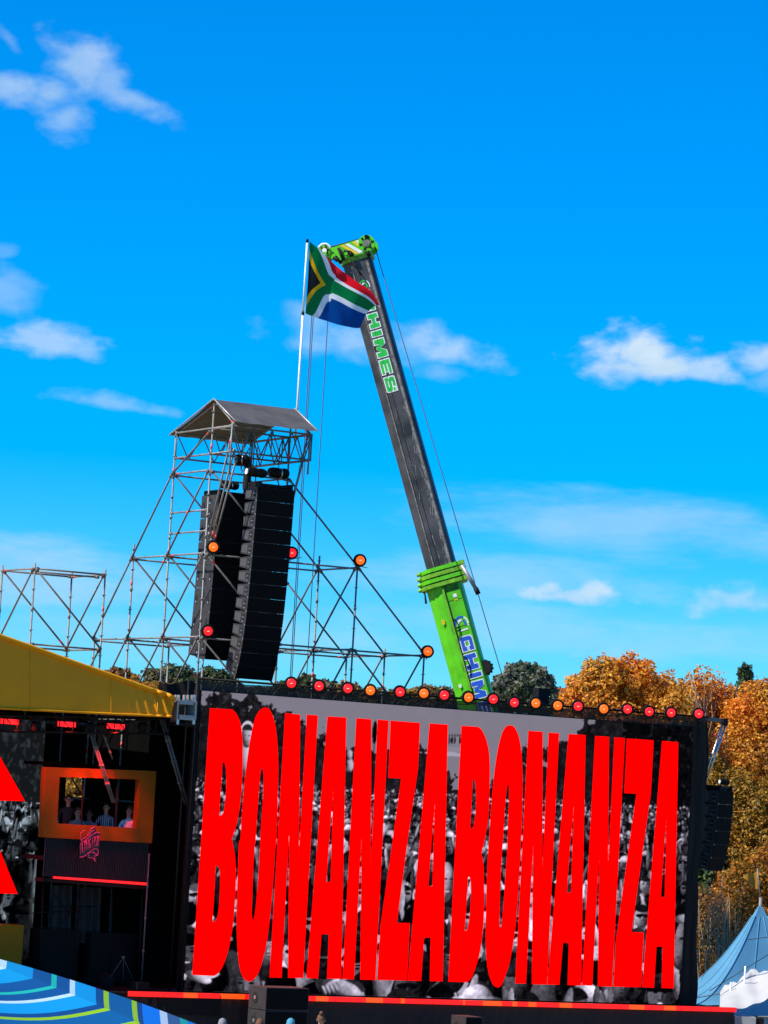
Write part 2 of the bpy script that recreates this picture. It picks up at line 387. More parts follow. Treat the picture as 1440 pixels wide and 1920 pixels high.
# ---- the picture shown on the screen: a black and white crowd, computed here as a raster of LED colours
def noise2(h, w, cell, rng, octaves=4):
    out = np.zeros((h, w)); amp = 1; tot = 0
    for o in range(octaves):
        gh, gw = int(h / cell) + 3, int(w / cell) + 3
        gr = rng.random((gh, gw)); yy = np.linspace(0, gh - 2.001, h); xx = np.linspace(0, gw - 2.001, w)
        yi = yy.astype(int); xi = xx.astype(int); fy = (yy - yi)[:, None]; fx = (xx - xi)[None, :]
        fy = fy * fy * (3 - 2 * fy); fx = fx * fx * (3 - 2 * fx)
        out += amp * ((gr[yi][:, xi] * (1 - fx) + gr[yi][:, xi + 1] * fx) * (1 - fy) + (gr[yi + 1][:, xi] * (1 - fx) + gr[yi + 1][:, xi + 1] * fx) * fy)
        tot += amp; amp *= .55; cell = max(1.0, cell / 2)
    return out / tot
def crowd_picture(w, h, seed, u2x, big=1.0, horizon=.70):
    rng = np.random.default_rng(seed); rr = random.Random(seed)
    im = np.full((h, w), .17); yy, xx = np.mgrid[0:h, 0:w]
    n1 = noise2(h, w, 16, rng); n2 = noise2(h, w, 5, rng)
    im += (n1 - .5) * .015
    fx = xx / w; fy = yy / h
    def topline(f): return f
    tl = np.where(fx < .12, .99, np.where(fx < .2, .93, np.where(fx < .47, .86, np.where(fx < .62, .76, np.where(fx < .72, .86, np.where(fx < .78, .93, 1.1))))))
    k = max(3, w // 22); ker = np.ones(k) / k
    tl = np.apply_along_axis(lambda r: np.convolve(np.pad(r, k, 'edge'), ker, 'same')[k:-k], 1, tl)
    trees = fy < tl + (n1 - .5) * .16 + (n2 - .5) * .07
    im = np.where(trees & (fy > horizon - .12), .012 + np.clip(n2 - .5, 0, 1) ** 1.3 * .16 * np.where(fx > .75, .35, 1) * np.where(n1 > .5, 1, .3), im)
    im = np.where((fy > horizon - .12) & (fx > .845) & ~(fy < 0), .006 + np.clip(n2 - .62, 0, 1) * .1, im)
    def ell(cx, cy, rx, ry, val, grad=0.0, cut=None, tex=.0, ang=0.0):
        m_ = max(rx, ry)
        x0, x1, y0, y1 = int(max(0, cx - m_ - 1)), int(min(w, cx + m_ + 2)), int(max(0, cy - m_ - 1)), int(min(h, cy + m_ + 2))
        if x0 >= x1 or y0 >= y1: return
        X = xx[y0:y1, x0:x1] - cx; Y = yy[y0:y1, x0:x1] - cy
        ca, sa = math.cos(ang), math.sin(ang); A = (X * ca + Y * sa) / rx; B_ = (-X * sa + Y * ca) / ry
        e = 1 - (A * A + B_ * B_)
        a = np.clip(e * max(rx, ry) * .5 + .5, 0, 1)
        if cut is not None: a = a * np.clip((cut(A, B_)) * max(rx, ry) + .5, 0, 1)
        if grad:
            nzv = np.sqrt(np.clip(1 - A * A - B_ * B_, 0, 1)); sg = 1 if grad > 0 else -1
            lam = np.clip(.62 * sg * A + .42 * B_ + .55 * nzv, 0, 2); v = val * (.16 + 1.25 * lam) + (n2[y0:y1, x0:x1] - .5) * tex
        else: v = val + (n2[y0:y1, x0:x1] - .5) * tex
        im[y0:y1, x0:x1] = im[y0:y1, x0:x1] * (1 - a) + np.clip(v, 0.003, .8) * a
    def person(cx, cy, s):
        """s = head half height in raster pixels, (cx, cy) head centre"""
        cloth = rr.choice([.004, .005, .006, .008, .012, .02, .03, .06, .25, .4, .5]); skin = rr.choice([.02, .03, .05, .08, .12, .18, .26, .34]); g_ = rr.choice([-.6, -.4, .4, .6])
        hair = rr.choice([.004, .006, .01, .015, .03, .07])
        ell(cx + rr.uniform(-.2, .2) * s, cy - 3.1 * s, 2.1 * s, 2.1 * s, cloth, g_ * .7, None, cloth * .9)
        if s > 6:
            for q in range(3): ell(cx + rr.uniform(-1.2, 1.2) * s, cy - rr.uniform(2, 4) * s, .12 * s, .9 * s, cloth * rr.choice([.4, 1.8]) + .004, 0, None, 0, rr.uniform(-.6, .6))
        if rr.random() < .4: ell(cx + rr.choice([-1, 1]) * rr.uniform(1.1, 1.6) * s, cy + rr.uniform(-.6, .9) * s, .3 * s, 1.7 * s, skin, g_, None, .03, rr.uniform(-.4, .4))
        ell(cx, cy - 1.0 * s, .42 * s, .6 * s, skin * .55)
        long_hair = rr.random() < .4
        if long_hair: ell(cx, cy - .5 * s, 1.0 * s, 1.5 * s, hair, 0, None, hair * 2.5)
        ell(cx, cy, .78 * s, 1.0 * s, skin, g_, None, .03)
        if rr.random() < .22: ell(cx, cy + .05 * s, .85 * s, 1.05 * s, hair, g_, None, hair)      # seen from behind
        else:
            ell(cx, cy + .1 * s, .86 * s, 1.02 * s, hair, 0, lambda A, B_: B_ - .28 - .25 * A * A, hair)
            if s > 2.2:
                if rr.random() < .45: ell(cx, cy + .1 * s, .66 * s, .2 * s, .006)
                else:
                    for q in (-1, 1): ell(cx + q * .3 * s, cy + .12 * s, .15 * s, .08 * s, .008); ell(cx + q * .3 * s, cy + .3 * s, .2 * s, .05 * s, hair)
                ell(cx + .02 * s, cy - .18 * s, .1 * s, .2 * s, min(.5, skin * 1.2)); ell(cx - (1 if g_ > 0 else -1) * .16 * s, cy - .16 * s, .09 * s, .26 * s, skin * .3); ell(cx, cy - .3 * s, .17 * s, .05 * s, skin * .25); ell(cx, cy - .5 * s, .26 * s, .08 * s, skin * .3)
                if rr.random() < .35: ell(cx, cy - .5 * s, .2 * s, .045 * s, .5)
        t = rr.random()
        if t < .22:
            hv = rr.choice([.01, .02, .3, .45, .5]); ell(cx, cy + .35 * s, .95 * s, .85 * s, hv, g_ * .6, lambda A, B_: B_ - .05, .05)
            if rr.random() < .6: ell(cx, cy + .38 * s, 1.5 * s, .26 * s, hv * .85, g_ * .5)
            else: ell(cx + .7 * s * (1 if g_ > 0 else -1), cy + .35 * s, .7 * s, .16 * s, hv * .6)
    top = horizon * h
    im[int(.0 * h):int((horizon - .1) * h)] = .01
    y = top; 
    while y > -.25 * h:
        t = (top - y) / h
        s = h * (.0055 + .008 * t / .1 if t < .1 else .0135 + (t - .1) * .085) * big
        x = -s * 2 + rr.random() * s * 2
        while x < w + 2 * s:
            person(x, y + rr.uniform(-.8, .8) * s, s * rr.uniform(.85, 1.15)); x += s * rr.uniform(1.7, 2.9)
        y -= s * 1.55
    return im, ell
RW, RH = 660, 348
def px2r(px, py):
    u, z = S.uz(px, py, 0); return u / SW * RW, (z - z_b) / SH * RH
im, ell = crowd_picture(RW, RH, 11, None)
# cut-out man with a pale outline between the first two letters, tower and terrace in the distance, a hand low in front
x, y = px2r(463, 1382)
ell(x, y + 1, 9.5, 17, .5); ell(x, y - 26, 9, 22, .42, .3, None, .1); ell(x, y, 7.2, 13.5, .33, .5); ell(x, y + 6, 7.2, 8.5, .02, 0, lambda A, B_: B_ - .1); 
for q in (-1, 1): ell(x + q * 2.6, y + 1, 1.4, .8, .05)
ell(x, y - 6, 2.4, .8, .1)
x, y = px2r(702, 1375); ell(x, y, 3.2, 14, .006); ell(x, y - 30, .8, 30, .008)
x, y = px2r(655, 1430); ell(x, y - 4, 5, 9, .3, .4, None, .25); ell(x - 1, y + 8, 4, 6, .34, .4, None, .2)
for k in range(7):
    x, y = px2r(842 + k * 5, 1385); ell(x, y + 3, 1.2, 1.6, .05); ell(x, y - 3, 1.5, 4.5, rr_ if (rr_ := rnd.choice([.01, .05, .2])) else .02)
x, y = px2r(838, 1406); ell(x, y, 26, 3.2, .2); ell(x, y - 6, 30, 2.6, .3)
x, y = px2r(838, 1655); ell(x, y, 15, 30, .01); ell(x - 2, y, 11, 24, .36, -.5, None, .03); ell(x - 3, y + 4, 3, 1.4, .02); ell(x + 5, y + 4, 2.4, 1.4, .02); ell(x, y - 11, 4.5, 1.6, .08); ell(x, y - 11, 3.6, .8, .5)
x, y = px2r(1277, 1775); ell(x, y + 12, 20, 42, .006); ell(x - 2, y, 9, 30, .14, -.9, None, .03); ell(x - 3, y - 14, 4, 2, .05); ell(x, y + 10, 4, 1.8, .01); ell(x, y + 34, 12, 6, .3, .2)
x, y = px2r(640, 1852); ell(x, y, 26, 9, .32, .4, None, .03, -.25); ell(x - 14, y + 4, 12, 3, .38, .2, None, .02, .5)
for q in range(4): ell(x - 22 + q * 5, y - 4 + q * 1.2, 2.2, 6.5, .34, .5, None, .02, .5)
x, y = px2r(372, 1832); ell(x, y, 17, 6, .4, .4, None, .02, -.3); ell(x + 14, y + 2, 12, 3.5, .42, 0, None, .02, .2)
rng_ = np.random.default_rng(3)
g1 = noise2(RH, RW, 9, rng_, 4); g2 = noise2(RH, RW, 3, rng_, 2)
below = (np.arange(RH) / RH < .7)[:, None] | (im < .13)
im = np.where(below, im * (.45 + 1.1 * g1) * (.7 + .6 * g2), im * (.97 + .06 * g1))
im = np.where(below, np.clip(im - .004, 0, 1) ** 1.12 * 1.2, im)
im = (im + .12 * (np.roll(im, 1, 0) + np.roll(im, 1, 1)) ) / 1.24
tint_ = np.array([.93, .85, 1.08])
def led_grid(name, fr, u0, u1, z0, z1, w, img, tintv, material, parent, gain=1.0):
    hh, ww = img.shape
    uu = np.linspace(u0, u1, ww); zz = np.linspace(z0, z1, hh); U, Z = np.meshgrid(uu, zz)
    base = wloc(parent)
    o0 = np.array(fr.o) - np.array(base)
    co = o0[None, None, :] + U[..., None] * np.array(fr.u) + w * np.array(fr.w) + Z[..., None] * np.array([0, 0, 1.0])
    idx = np.arange(hh * ww).reshape(hh, ww)
    quads = np.stack([idx[:-1, :-1], idx[:-1, 1:], idx[1:, 1:], idx[1:, :-1]], -1).reshape(-1, 4)
    cols = np.ones((hh * ww, 4)); cols[:, :3] = np.clip(img.reshape(-1, 1) * tintv[None, :] * gain, 0, 1)
    return np_mesh(name, co.reshape(-1, 3), quads, material, cols, parent)
M['led'] = attr_mat('led_picture', rough=.9, emit=1.0, base=False, spec=.0)
scr = thing('video_screen', 'huge video screen with red BONANZA BONANZA letters over a black and white crowd', 'screen', S.pt(SW / 2, 0, DECK))
pic = led_grid('crowd_picture', S, 0, SW, z_b, z_t, 0, im, tint_, M['led'], scr)
for i, (ch, outer, holes) in enumerate(LETTERS):
    loops = [smoothed(outer)] + [smoothed(hh) for hh in holes]
    b = MB(); b.sheet([[S.q(x, y, -.012) for (x, y) in lp] for lp in loops]); b.build('letter', M['red_led'], scr, recalc=False)
b = MB(); b.fbox(S, -.06, SW + .06, .03, .3, z_b - .02, z_t + .02); b.build('backing', M['blackpaint'], scr)
b = MB(); b.grid([[S.pt(SW + .12 + .03 * math.sin(i), .12 + 1.9 * i / 8, z) for i in range(9)] for z in (.1, z_t + .1)]); b.build('added_shade_cloth', M['black'], scr)  # unseen cloth, added to keep sun off the speakers beyond the screen
# black mesh above the picture, lamp pipe on its top edge
M['scrim'] = mat('black_mesh_scrim', (.014, .012, .011), .8, 0, .4, 2)
t_ = M['scrim'].node_tree; tr = t_.nodes.new('ShaderNodeBsdfTransparent'); mx = t_.nodes.new('ShaderNodeMixShader'); mx.inputs[0].default_value = .11
t_.links.new(t_.nodes['Principled BSDF'].outputs[0], mx.inputs[1]); t_.links.new(tr.outputs[0], mx.inputs[2]); t_.links.new(mx.outputs[0], t_.nodes['Material Output'].inputs[0])
_, z_p = S.uz(700, 1297, .12)
def scrim_rows(u0, u1, z0, z1, w, n, amp, seed):
    r_ = random.Random(seed); ph = [r_.uniform(0, 6) for _ in range(4)]; rows = []
    for j in range(9):
        t = j / 8; rows.append([S.pt(u0 + (u1 - u0) * i / n, w + amp * (math.sin(i * .9 + ph[0]) + .6 * math.sin(i * 2.3 + ph[1] + t * 2)) * (.4 + .6 * math.sin(t * 3.14)), z0 + (z1 - z0) * t + (amp * 1.2 * math.sin(i * .55 + ph[2]) if j == 8 else 0)) for i in range(n + 1)])
    return rows
b = MB(); b.grid(scrim_rows(-.05, SW + .5, z_t + .01, z_p - .05, .1, 60, .015, 3)); b.build('mesh_border', M['scrim'], scr)
b = MB(); b.tube([S.pt(-.1, .12, z_p), S.pt(SW + .55, .12, z_p)], .03); b.build('lamp_pipe', M['blackpaint'], scr)
pts = []
for k in range(90):
    u = 2.0 + (SW - 1.6) * k / 89; pts.append(S.pt(u, .07, z_p - .07 - .09 * abs(math.sin(k * .53 + .4 * math.sin(k * .21)))))
b = MB(); b.tube(pts, .011, 5); b.build('lamp_cable', M['recess'], scr)
for k in range(9):
    u = .6 + k * SW / 8.6
    b = MB(); b.tube([S.pt(u, .2, z_p - .02), S.pt(u - .32, .24, z_t - .15)], .018, 6); b.build('stay', M['galv_dark'], scr)
# loose black cloth down the right side
rows = []
for j in range(41):
    t = j / 40; z = z_b - .05 + (z_p - .1 - z_b) * t
    edge = SW + .48 + .05 * math.sin(t * 9 + 1) + .03 * math.sin(t * 23) + .06 * t
    rows.append([S.pt(SW - .01 + (edge - SW) * i / 10, .04 + .04 * math.sin(i * 1.1 + t * 4) + .03 * math.sin(i * 2.3 - t * 7), z) for i in range(11)])
b = MB(); b.grid(rows); b.build('side_cloth', M['black'], scr)
b = MB()
b.tube([S.pt(-.12, .02, DECK), S.pt(-.12, .02, z_p + .1)], .035); b.tube([S.pt(-.3, .15, DECK), S.pt(-.3, .15, z_p)], .025)
b.build('edge_pole', M['blackpaint'], scr)

# ------------------------------------------------------------------ stage deck with light bars
u_e, z_e = S.uz(1378, 1888, -.9); u_s, _ = S.uz(240, 1864, -.9)
dk = thing('stage_deck', 'low black stage deck with draped front under the big screen', 'stage', S.pt(SW / 2, 2, 0))
b = MB(); b.fbox(S, -9.5, u_e - .02, -.85, 7.5, 1.0, DECK - .004); b.build('deck_board', M['blackpaint'], dk)
M['skirt'] = mat('stage_skirt_cloth', (.02, .0125, .009), .7, 0, .4, 1.5, .5, 5, spec=.4)
rows = []
for j in range(13):
    t = j / 12
    rows.append([S.pt(-9.5 + (u_e + 9.5) * i / 260, -.88 - .05 * t * (1 + .6 * math.sin(i * .83) + .5 * math.sin(i * .31 + t * 1.5)) - .02 * math.sin(i * 2.1 + t * 5), DECK - .1 - t * (DECK - .15)) for i in range(261)])
b = MB(); b.grid(rows); b.build('skirt', M['skirt'], dk)
b = MB(); b.fbox(S, u_e - .04, u_e, -.85, 7.4, .05, DECK - .01); b.build('end_panel', M['blackpaint'], dk)
lb = thing('stage_edge_light', 'long row of glowing red and orange light bars along the stage edge', 'light bar', S.pt(SW / 2, -.9, DECK - .1))
seg = .955; u = u_s; k = 0; r_ = random.Random(5)
while u < u_e - .1:
    e = min(u + seg - .02, u_e)
    b = MB(); x = u
    while x < e - 1e-3:
        l = min(r_.uniform(.1, .42), e - x); b.fbox(S, x, x + l, -.98, -.89, DECK - .085, DECK + .035, 1 if (r_.random() < (.38 if u > 6 else .2)) else 0); x += l
    b.build('light_bar', [M['bar_red'], M['bar_orange']], lb)
    u += seg; k += 1
# ------------------------------------------------------------------ scaffolding
UC = [.88, 3.14, 5.37, 7.55]; WR = [2.0, 4.07, 6.14, 8.21]; ZL = [4.0, 6.14, 8.29, 10.43, 12.57, 14.7]
RP = .0245
sr = random.Random(21)
def red_marks(b, p0, p1, n=1):
    d = p1 - p0
    for _ in range(n):
        t = sr.choice([sr.uniform(.06, .14), sr.uniform(.86, .94), sr.uniform(.3, .7)]); l = .055 / d.length
        b.tube([p0 + d * (t - l), p0 + d * (t + l)], RP + .004, 10, 1)
def standard(root, fr, u, w, z0, z1):
    b = MB(); p0, p1 = fr.pt(u, w, z0), fr.pt(u, w, z1); b.tube([p0, p1], RP, 10)
    z = z1 - .14
    while z > z0 + .2:
        c = fr.pt(u, w, z); b.tube([c - Vector((0, 0, .006)), c + Vector((0, 0, .006))], .062, 10); z -= .535
    z = z1 - 1.2
    while z > z0:
        c = fr.pt(u, w, z); b.tube([c - Vector((0, 0, .07)), c + Vector((0, 0, .07))], RP + .006, 10)
        if sr.random() < .55: b.tube([c + Vector((0, 0, .1)), c + Vector((0, 0, .22))], RP + .004, 10, 1)
        z -= 2.14
    return b.build('standard', [M['galv'], M['red_mark']], root)
def bar(root, name, p0, p1, marks=.5, r=RP, m='galv'):
    b = MB(); b.tube([p0, p1], r, 10)
    for e, s in ((p0, 1), (p1, -1)):
        d = (p1 - p0).normalized() * s; b.tube([e + d * .02, e + d * .11], r + .016, 8)
    if sr.random() < marks: red_marks(b, p0, p1, 1)
    return b.build(name, [M[m], M['red_mark']], root)
def led_(root, fr, a, c, **k): return bar(root, 'ledger', fr.pt(*a), fr.pt(*c), **k)
def dia(root, fr, a, c, off=(0, .05), **k):
    return bar(root, 'diagonal_brace', fr.pt(a[0] + off[0], a[1] - off[1], a[2]), fr.pt(c[0] + off[0], c[1] - off[1], c[2]), m='galv_dark', **k)

tw = thing('scaffold_tower', 'tall steel scaffold tower with a small gabled roof holding the hanging speakers', 'scaffold tower', S.pt(2, 3, 0))
for (iu, iw, zt) in ((0, 0, 16.35), (0, 1, 15.85), (1, 0, 16.35), (1, 1, 15.85), (0, 2, 12.95), (0, 3, 10.62), (1, 2, 12.9), (1, 3, 10.6), (2, 0, 12.72), (2, 1, 12.95), (2, 2, 10.6), (3, 0, 10.6), (3, 1, 10.62), (3, 2, 10.62)):
    standard(tw, S, UC[iu], WR[iw], 0.0, zt)
def zz(k): return ZL[k]
for k in (1, 2, 3):                                             # ledgers, away from the camera
    for iu, n in ((0, 3), (1, 3), (2, 2), (3, 2)):
        for j in range(n): led_(tw, S, (UC[iu], WR[j], zz(k)), (UC[iu], WR[j + 1], zz(k)), marks=.4 if k == 3 else 0)
    for iw, n in ((0, 3), (1, 3), (2, 3), (3, 1)):
        for j in range(n): led_(tw, S, (UC[j], WR[iw], zz(k) - .03), (UC[j + 1], WR[iw], zz(k) - .03), marks=.3 if k == 3 else 0)
for iu, n in ((0, 2), (1, 2), (2, 1)):
    for j in range(n): led_(tw, S, (UC[iu], WR[j], zz(4)), (UC[iu], WR[j + 1], zz(4)))
for iw, n in ((0, 2), (1, 2), (2, 1)):
    for j in range(n): led_(tw, S, (UC[j], WR[iw], zz(4) - .03), (UC[j + 1], WR[iw], zz(4) - .03))
for iu in (0, 1):
    led_(tw, S, (UC[iu], WR[0], zz(5)), (UC[iu], WR[1], zz(5)))
    for z in (13.68, 13.14): led_(tw, S, (UC[iu], WR[0], z), (UC[iu], WR[1], z))
for iw in (0, 1): led_(tw, S, (UC[0], WR[iw], zz(5) - .03), (UC[1], WR[iw], zz(5) - .03))
def dw(iu, j, k): dia(tw, S, (UC[iu], WR[j], zz(k)), (UC[iu], WR[j + 1], zz(k - 1)), off=(-.05, 0))
for (iu, j, k) in ((0, 0, 5), (0, 0, 4), (0, 1, 5), (0, 1, 4), (0, 2, 4), (0, 0, 3), (0, 1, 3), (0, 2, 3), (1, 0, 4), (1, 1, 5), (1, 1, 4), (2, 0, 4), (2, 1, 4), (2, 0, 3), (2, 1, 3), (3, 0, 3), (3, 1, 3)): dw(iu, j, k)
dia(tw, S, (UC[0], WR[0], 15.72), (UC[0], WR[1], zz(5)), off=(-.05, 0))
def du(iw, j, k): dia(tw, S, (UC[j], WR[iw], zz(k)), (UC[j + 1], WR[iw], zz(k - 1)), off=(0, .05))
for (iw, j, k) in ((0, 0, 5), (0, 0, 4), (0, 0, 3), (0, 1, 5), (0, 2, 4), (0, 2, 3), (1, 0, 5), (1, 0, 4), (1, 0, 3), (1, 1, 5), (1, 2, 4), (1, 1, 3), (2, 0, 4), (2, 1, 4), (2, 0, 3)): du(iw, j, k)
bar(tw, 'diagonal_brace', S.q(536, 1090, 6.1), S.q(645, 1228, 6.1), m='galv_dark')
# cantilevered cage under the roof
WC = .93; ZT, ZB = 15.78, 15.12
for u in (UC[0], UC[1]):
    b = MB(); b.tube([S.pt(u, WC, 14.55 if u < 2 else 14.75), S.pt(u, WC, ZT + .05)], RP, 10); b.build('hanging_post', [M['galv'], M['red_mark']], tw)
def lattice(p0, p1, h, n, name='lattice_girder'):
    b = MB(); dz = Vector((0, 0, h)); b.tube([p0, p1], RP, 8); b.tube([p0 + dz, p1 + dz], RP, 8)
    for i in range(n):
        a = p0 + (p1 - p0) * (i / n); c = p0 + (p1 - p0) * ((i + .5) / n); e = p0 + (p1 - p0) * ((i + 1) / n)
        b.tube([a + dz, c], .017, 6); b.tube([c, e + dz], .017, 6)
    for i in range(0, n + 1, 2):
        a = p0 + (p1 - p0) * (i / n); b.tube([a, a + dz], .017, 6)
    return b.build(name, [M['galv_dark']], tw)
lattice(S.pt(UC[0], WC, ZB), S.pt(UC[1] + .05, WC, ZB), ZT - ZB, 4)
lattice(S.pt(UC[0] + .03, 2.06, ZB), S.pt(UC[1], 2.06, ZB), ZT - ZB, 4)
lattice(S.pt(UC[0], WR[1] - .05, ZB), S.pt(UC[1], WR[1] - .05, ZB), ZT - ZB, 3)
lattice(S.pt(UC[1] + .06, WC, ZB), S.pt(UC[1] + .06, WR[1], ZB), ZT - ZB, 4)
for z in (ZT, ZB):
    for u in (UC[0], UC[1]): led_(tw, S, (u, WC, z), (u, WR[1], z))
led_(tw, S, (UC[0], WR[0] - .1, ZT - .02), (UC[0], WC, ZT - .02), marks=1)
for s_, u0 in ((1, UC[0]), (-1, UC[1])):                         # rakers carrying the cantilever
    for i, (z0, z1) in enumerate(((15.75, 13.0), (15.2, 12.85), (14.95, 12.75))):
        bar(tw, 'raker', S.pt(u0 + s_ * (.05 + .07 * i), WC + .03, z0), S.pt(u0 + s_ * (.05 + .07 * i), WR[0] - .05, z1), marks=.9)
# roof: ridge over the tower's front row
ZRG = 16.52; U0, U1 = UC[0] - .02, UC[1] + .1
rf = MB()
def roof_rows(w0, z0, w1, z1, sag):
    rows = []
    for j in range(13):
        t = j / 12
        rows.append([S.pt(U0 + (U1 - U0) * i / 24, w0 + (w1 - w0) * t, z0 + (z1 - z0) * t - sag * math.sin(3.14 * t) * (.5 + .5 * math.sin(3.14 * i / 24)) + (.008 * math.sin(i * 1.1) * t * t)) for i in range(25)])
    return rows
rf.grid(roof_rows(2.0, ZRG, .74, 15.86, .03)); rf.grid(roof_rows(2.0, ZRG, 4.4, 15.74, .06))
roof = rf.build('roof', M['roofcloth'], tw)
for u in (U0, U1):
    b = MB(); b.tube([S.pt(u, 4.42, 15.75), S.pt(u, 2, ZRG + .015), S.pt(u, .72, 15.87)], .022, 8); b.build('edge_trim', M['alu'], roof)
for u in (U0 + .09, U1 - .12):
    bar(tw, 'rafter', S.pt(u, 4.15, 15.78), S.pt(u, 2.03, ZRG - .09), marks=1); bar(tw, 'rafter', S.pt(u, WC, 15.8), S.pt(u, 1.97, ZRG - .09), marks=1)
led_(tw, S, (U0 + .1, 2, ZRG - .09), (U1 - .1, 2, ZRG - .09), marks=0)

bx_ = thing('scaffold_box', 'open steel scaffold box standing behind the yellow canopy', 'scaffold', S.pt(-.95, 7, 0))
LU = [-1.95, .09]; LW = [6.14, 8.21]; LZ = [6.1, 8.1, 10.08, 12.06]
for u in LU:
    for w in LW: standard(bx_, S, u, w, 0, 12.2)
for z in LZ:
    for w in LW: led_(bx_, S, (LU[0], w, z), (LU[1], w, z), marks=.6)
    for u in LU: led_(bx_, S, (u, LW[0], z), (u, LW[1], z), marks=.4)
led_(bx_, S, (LU[0] + .1, 6.5, 12.0), (LU[1], 6.5, 12.0)); 
for k in (3, 2):
    for w in LW: dia(bx_, S, (LU[0], w, LZ[k]), (LU[1], w, LZ[k - 1]))
    for u in LU: dia(bx_, S, (u, LW[0], LZ[k]), (u, LW[1], LZ[k - 1]), off=(-.04, 0))

# ------------------------------------------------------------------ line arrays
def cabinet(parent, fr, u0, u1, wf, zt, h, depth, tilt, style, first=False):
    """one loudspeaker box; its front top edge sits at (wf, zt), tilted nose-down by tilt"""
    c, s = math.cos(tilt), math.sin(tilt)
    fw = fr.w * c - fr.z * (-s) * 1.0; fw = (fr.w * c + fr.z * s)          # local 'back' axis
    dn = (-fr.z * c + fr.w * s)                                            # local 'down' axis
    o = fr.pt(u0, wf, zt); U = fr.u * (u1 - u0)
    g = .004; tp = h * (.15 if style == 'small' else .02)
    prof = [o + dn * g, o + fw * depth + dn * (tp + g), o + fw * depth + dn * (h - tp), o + dn * h]
    b = MB(); b.prism(prof, U, 0)
    cab = b.build('cabinet', [M['box_side']], parent)
    e = .004
    b = MB(); fq = [o + dn * (g + .008) - fw * e, o + dn * (h - .008) - fw * e, o + dn * (h - .008) - fw * e + U, o + dn * (g + .008) - fw * e + U]; b.prism(fq, -fw * .012)
    b.build('front_grille', M['box_front'], cab)
    def side(pts, m, out, name):
        b = MB(); b.prism([o + fw * (depth * a) + dn * (h * q) - fr.u * .001 for a, q in pts], -fr.u * out); return b.build(name, M[m], cab)
    if style == 'small':
        side([(.42, .2), (.93, .25), (.93, .76), (.42, .84)], 'box_grille', .008, 'side_plate')
        for q in (.24, .52): side([(.14, q), (.3, q + .005), (.3, q + .24), (.14, q + .24)], 'recess', .006, 'handle_recess')
        side([(.14, .46), (.3, .46), (.3, .5), (.14, .5)], 'steel', .012, 'latch')
        side([(.14, .76), (.3, .76), (.3, .8), (.14, .8)], 'steel', .012, 'latch')
    else:
        for (a, q, ra, rq) in ((.86, .5, .06, .22), (.5, .27, .1, .15), (.5, .73, .1, .15), (.16, .5, .06, .2)):
            side([(a + ra * math.cos(t * .7854), q + rq * math.sin(t * .7854)) for t in range(8)], 'recess', .006, 'handle_recess')
            side([(a - ra * .1 + ra * .5 * math.cos(t * 1.0472), q + rq * .55 + rq * .28 * math.sin(t * 1.0472)) for t in range(6)], 'steel', .01, 'latch')
    a0 = sr.uniform(0, .25); a1 = sr.uniform(.55, 1.0); b = MB(); b.box(o + U * ((a0 + a1) / 2) + fw * (depth * .5) + dn * h, (fr.u, fw, dn), (abs(u1 - u0) * (a1 - a0) / 2 - .002, depth * .2, .03)); b.build('seam_filler', M['recess'], cab)  # black filler added behind the seam to block part of the sky
    b = MB(); p = o + dn * h - fw * .01 - fr.u * .02
    b.box(p, (fr.u, fw, dn), (.008, .012, .018), 0); b.build('rigging_pin', M['steel'], cab)
    if sr.random() < .6 and style == 'small':
        b = MB(); a0 = sr.uniform(.02, .45); a1 = a0 + sr.uniform(.2, .5)
        b.box(o + dn * (h) - fw * .02 + U * ((a0 + a1) / 2), (fr.u, fw, dn), (abs(u1 - u0) * (a1 - a0) / 2, .004, .0022)); b.build('seam_gleam', M['galv'], cab)  # pale strip painted in as a gleam along the seam
    return o + dn * h
def line_array(name, label, fr, u0, u1, wf, zt, n, h, depth, tilts, style, group='hanging line arrays'):
    rt = thing(name, label, 'line array', fr.pt((u0 + u1) / 2, wf + depth / 2, zt - n * h), group)
    b = MB(); b.fbox(fr, u0 + .05, u1 - .05, wf + .05, wf + depth - .05, zt + .03, zt + .1); b.fbox(fr, u0 + .05, u0 + .12, wf, wf + depth, zt - .02, zt + .14); b.fbox(fr, u1 - .12, u1 - .05, wf, wf + depth, zt - .02, zt + .14)
    b.build('flying_frame', M['blackpaint'], rt)
    w, z = wf, zt
    for i in range(n):
        p = cabinet(rt, fr, u0, u1, w, z, h, depth, R(tilts[i]), style)
        w = (p - fr.o).dot(fr.w); z = p.z
    return rt
tilts = [2, 2, 2.5, 3, 3, 3.5, 4, 5, 6, 7.5, 9.5, 12.5, 17, 23]
line_array('line_array', 'front hanging column of fourteen slim black speaker boxes curving back at the bottom', S, 1.69, 2.76, .88, 14.3, 14, .353, .64, tilts, 'small')
line_array('line_array', 'rear hanging column of seven deep black speaker boxes with round side ports', S, 1.28, 2.62, 2.2, 14.12, 7, .605, .95, [1.5, 1.5, 2, 2.5, 3.5, 5, 7], 'big')

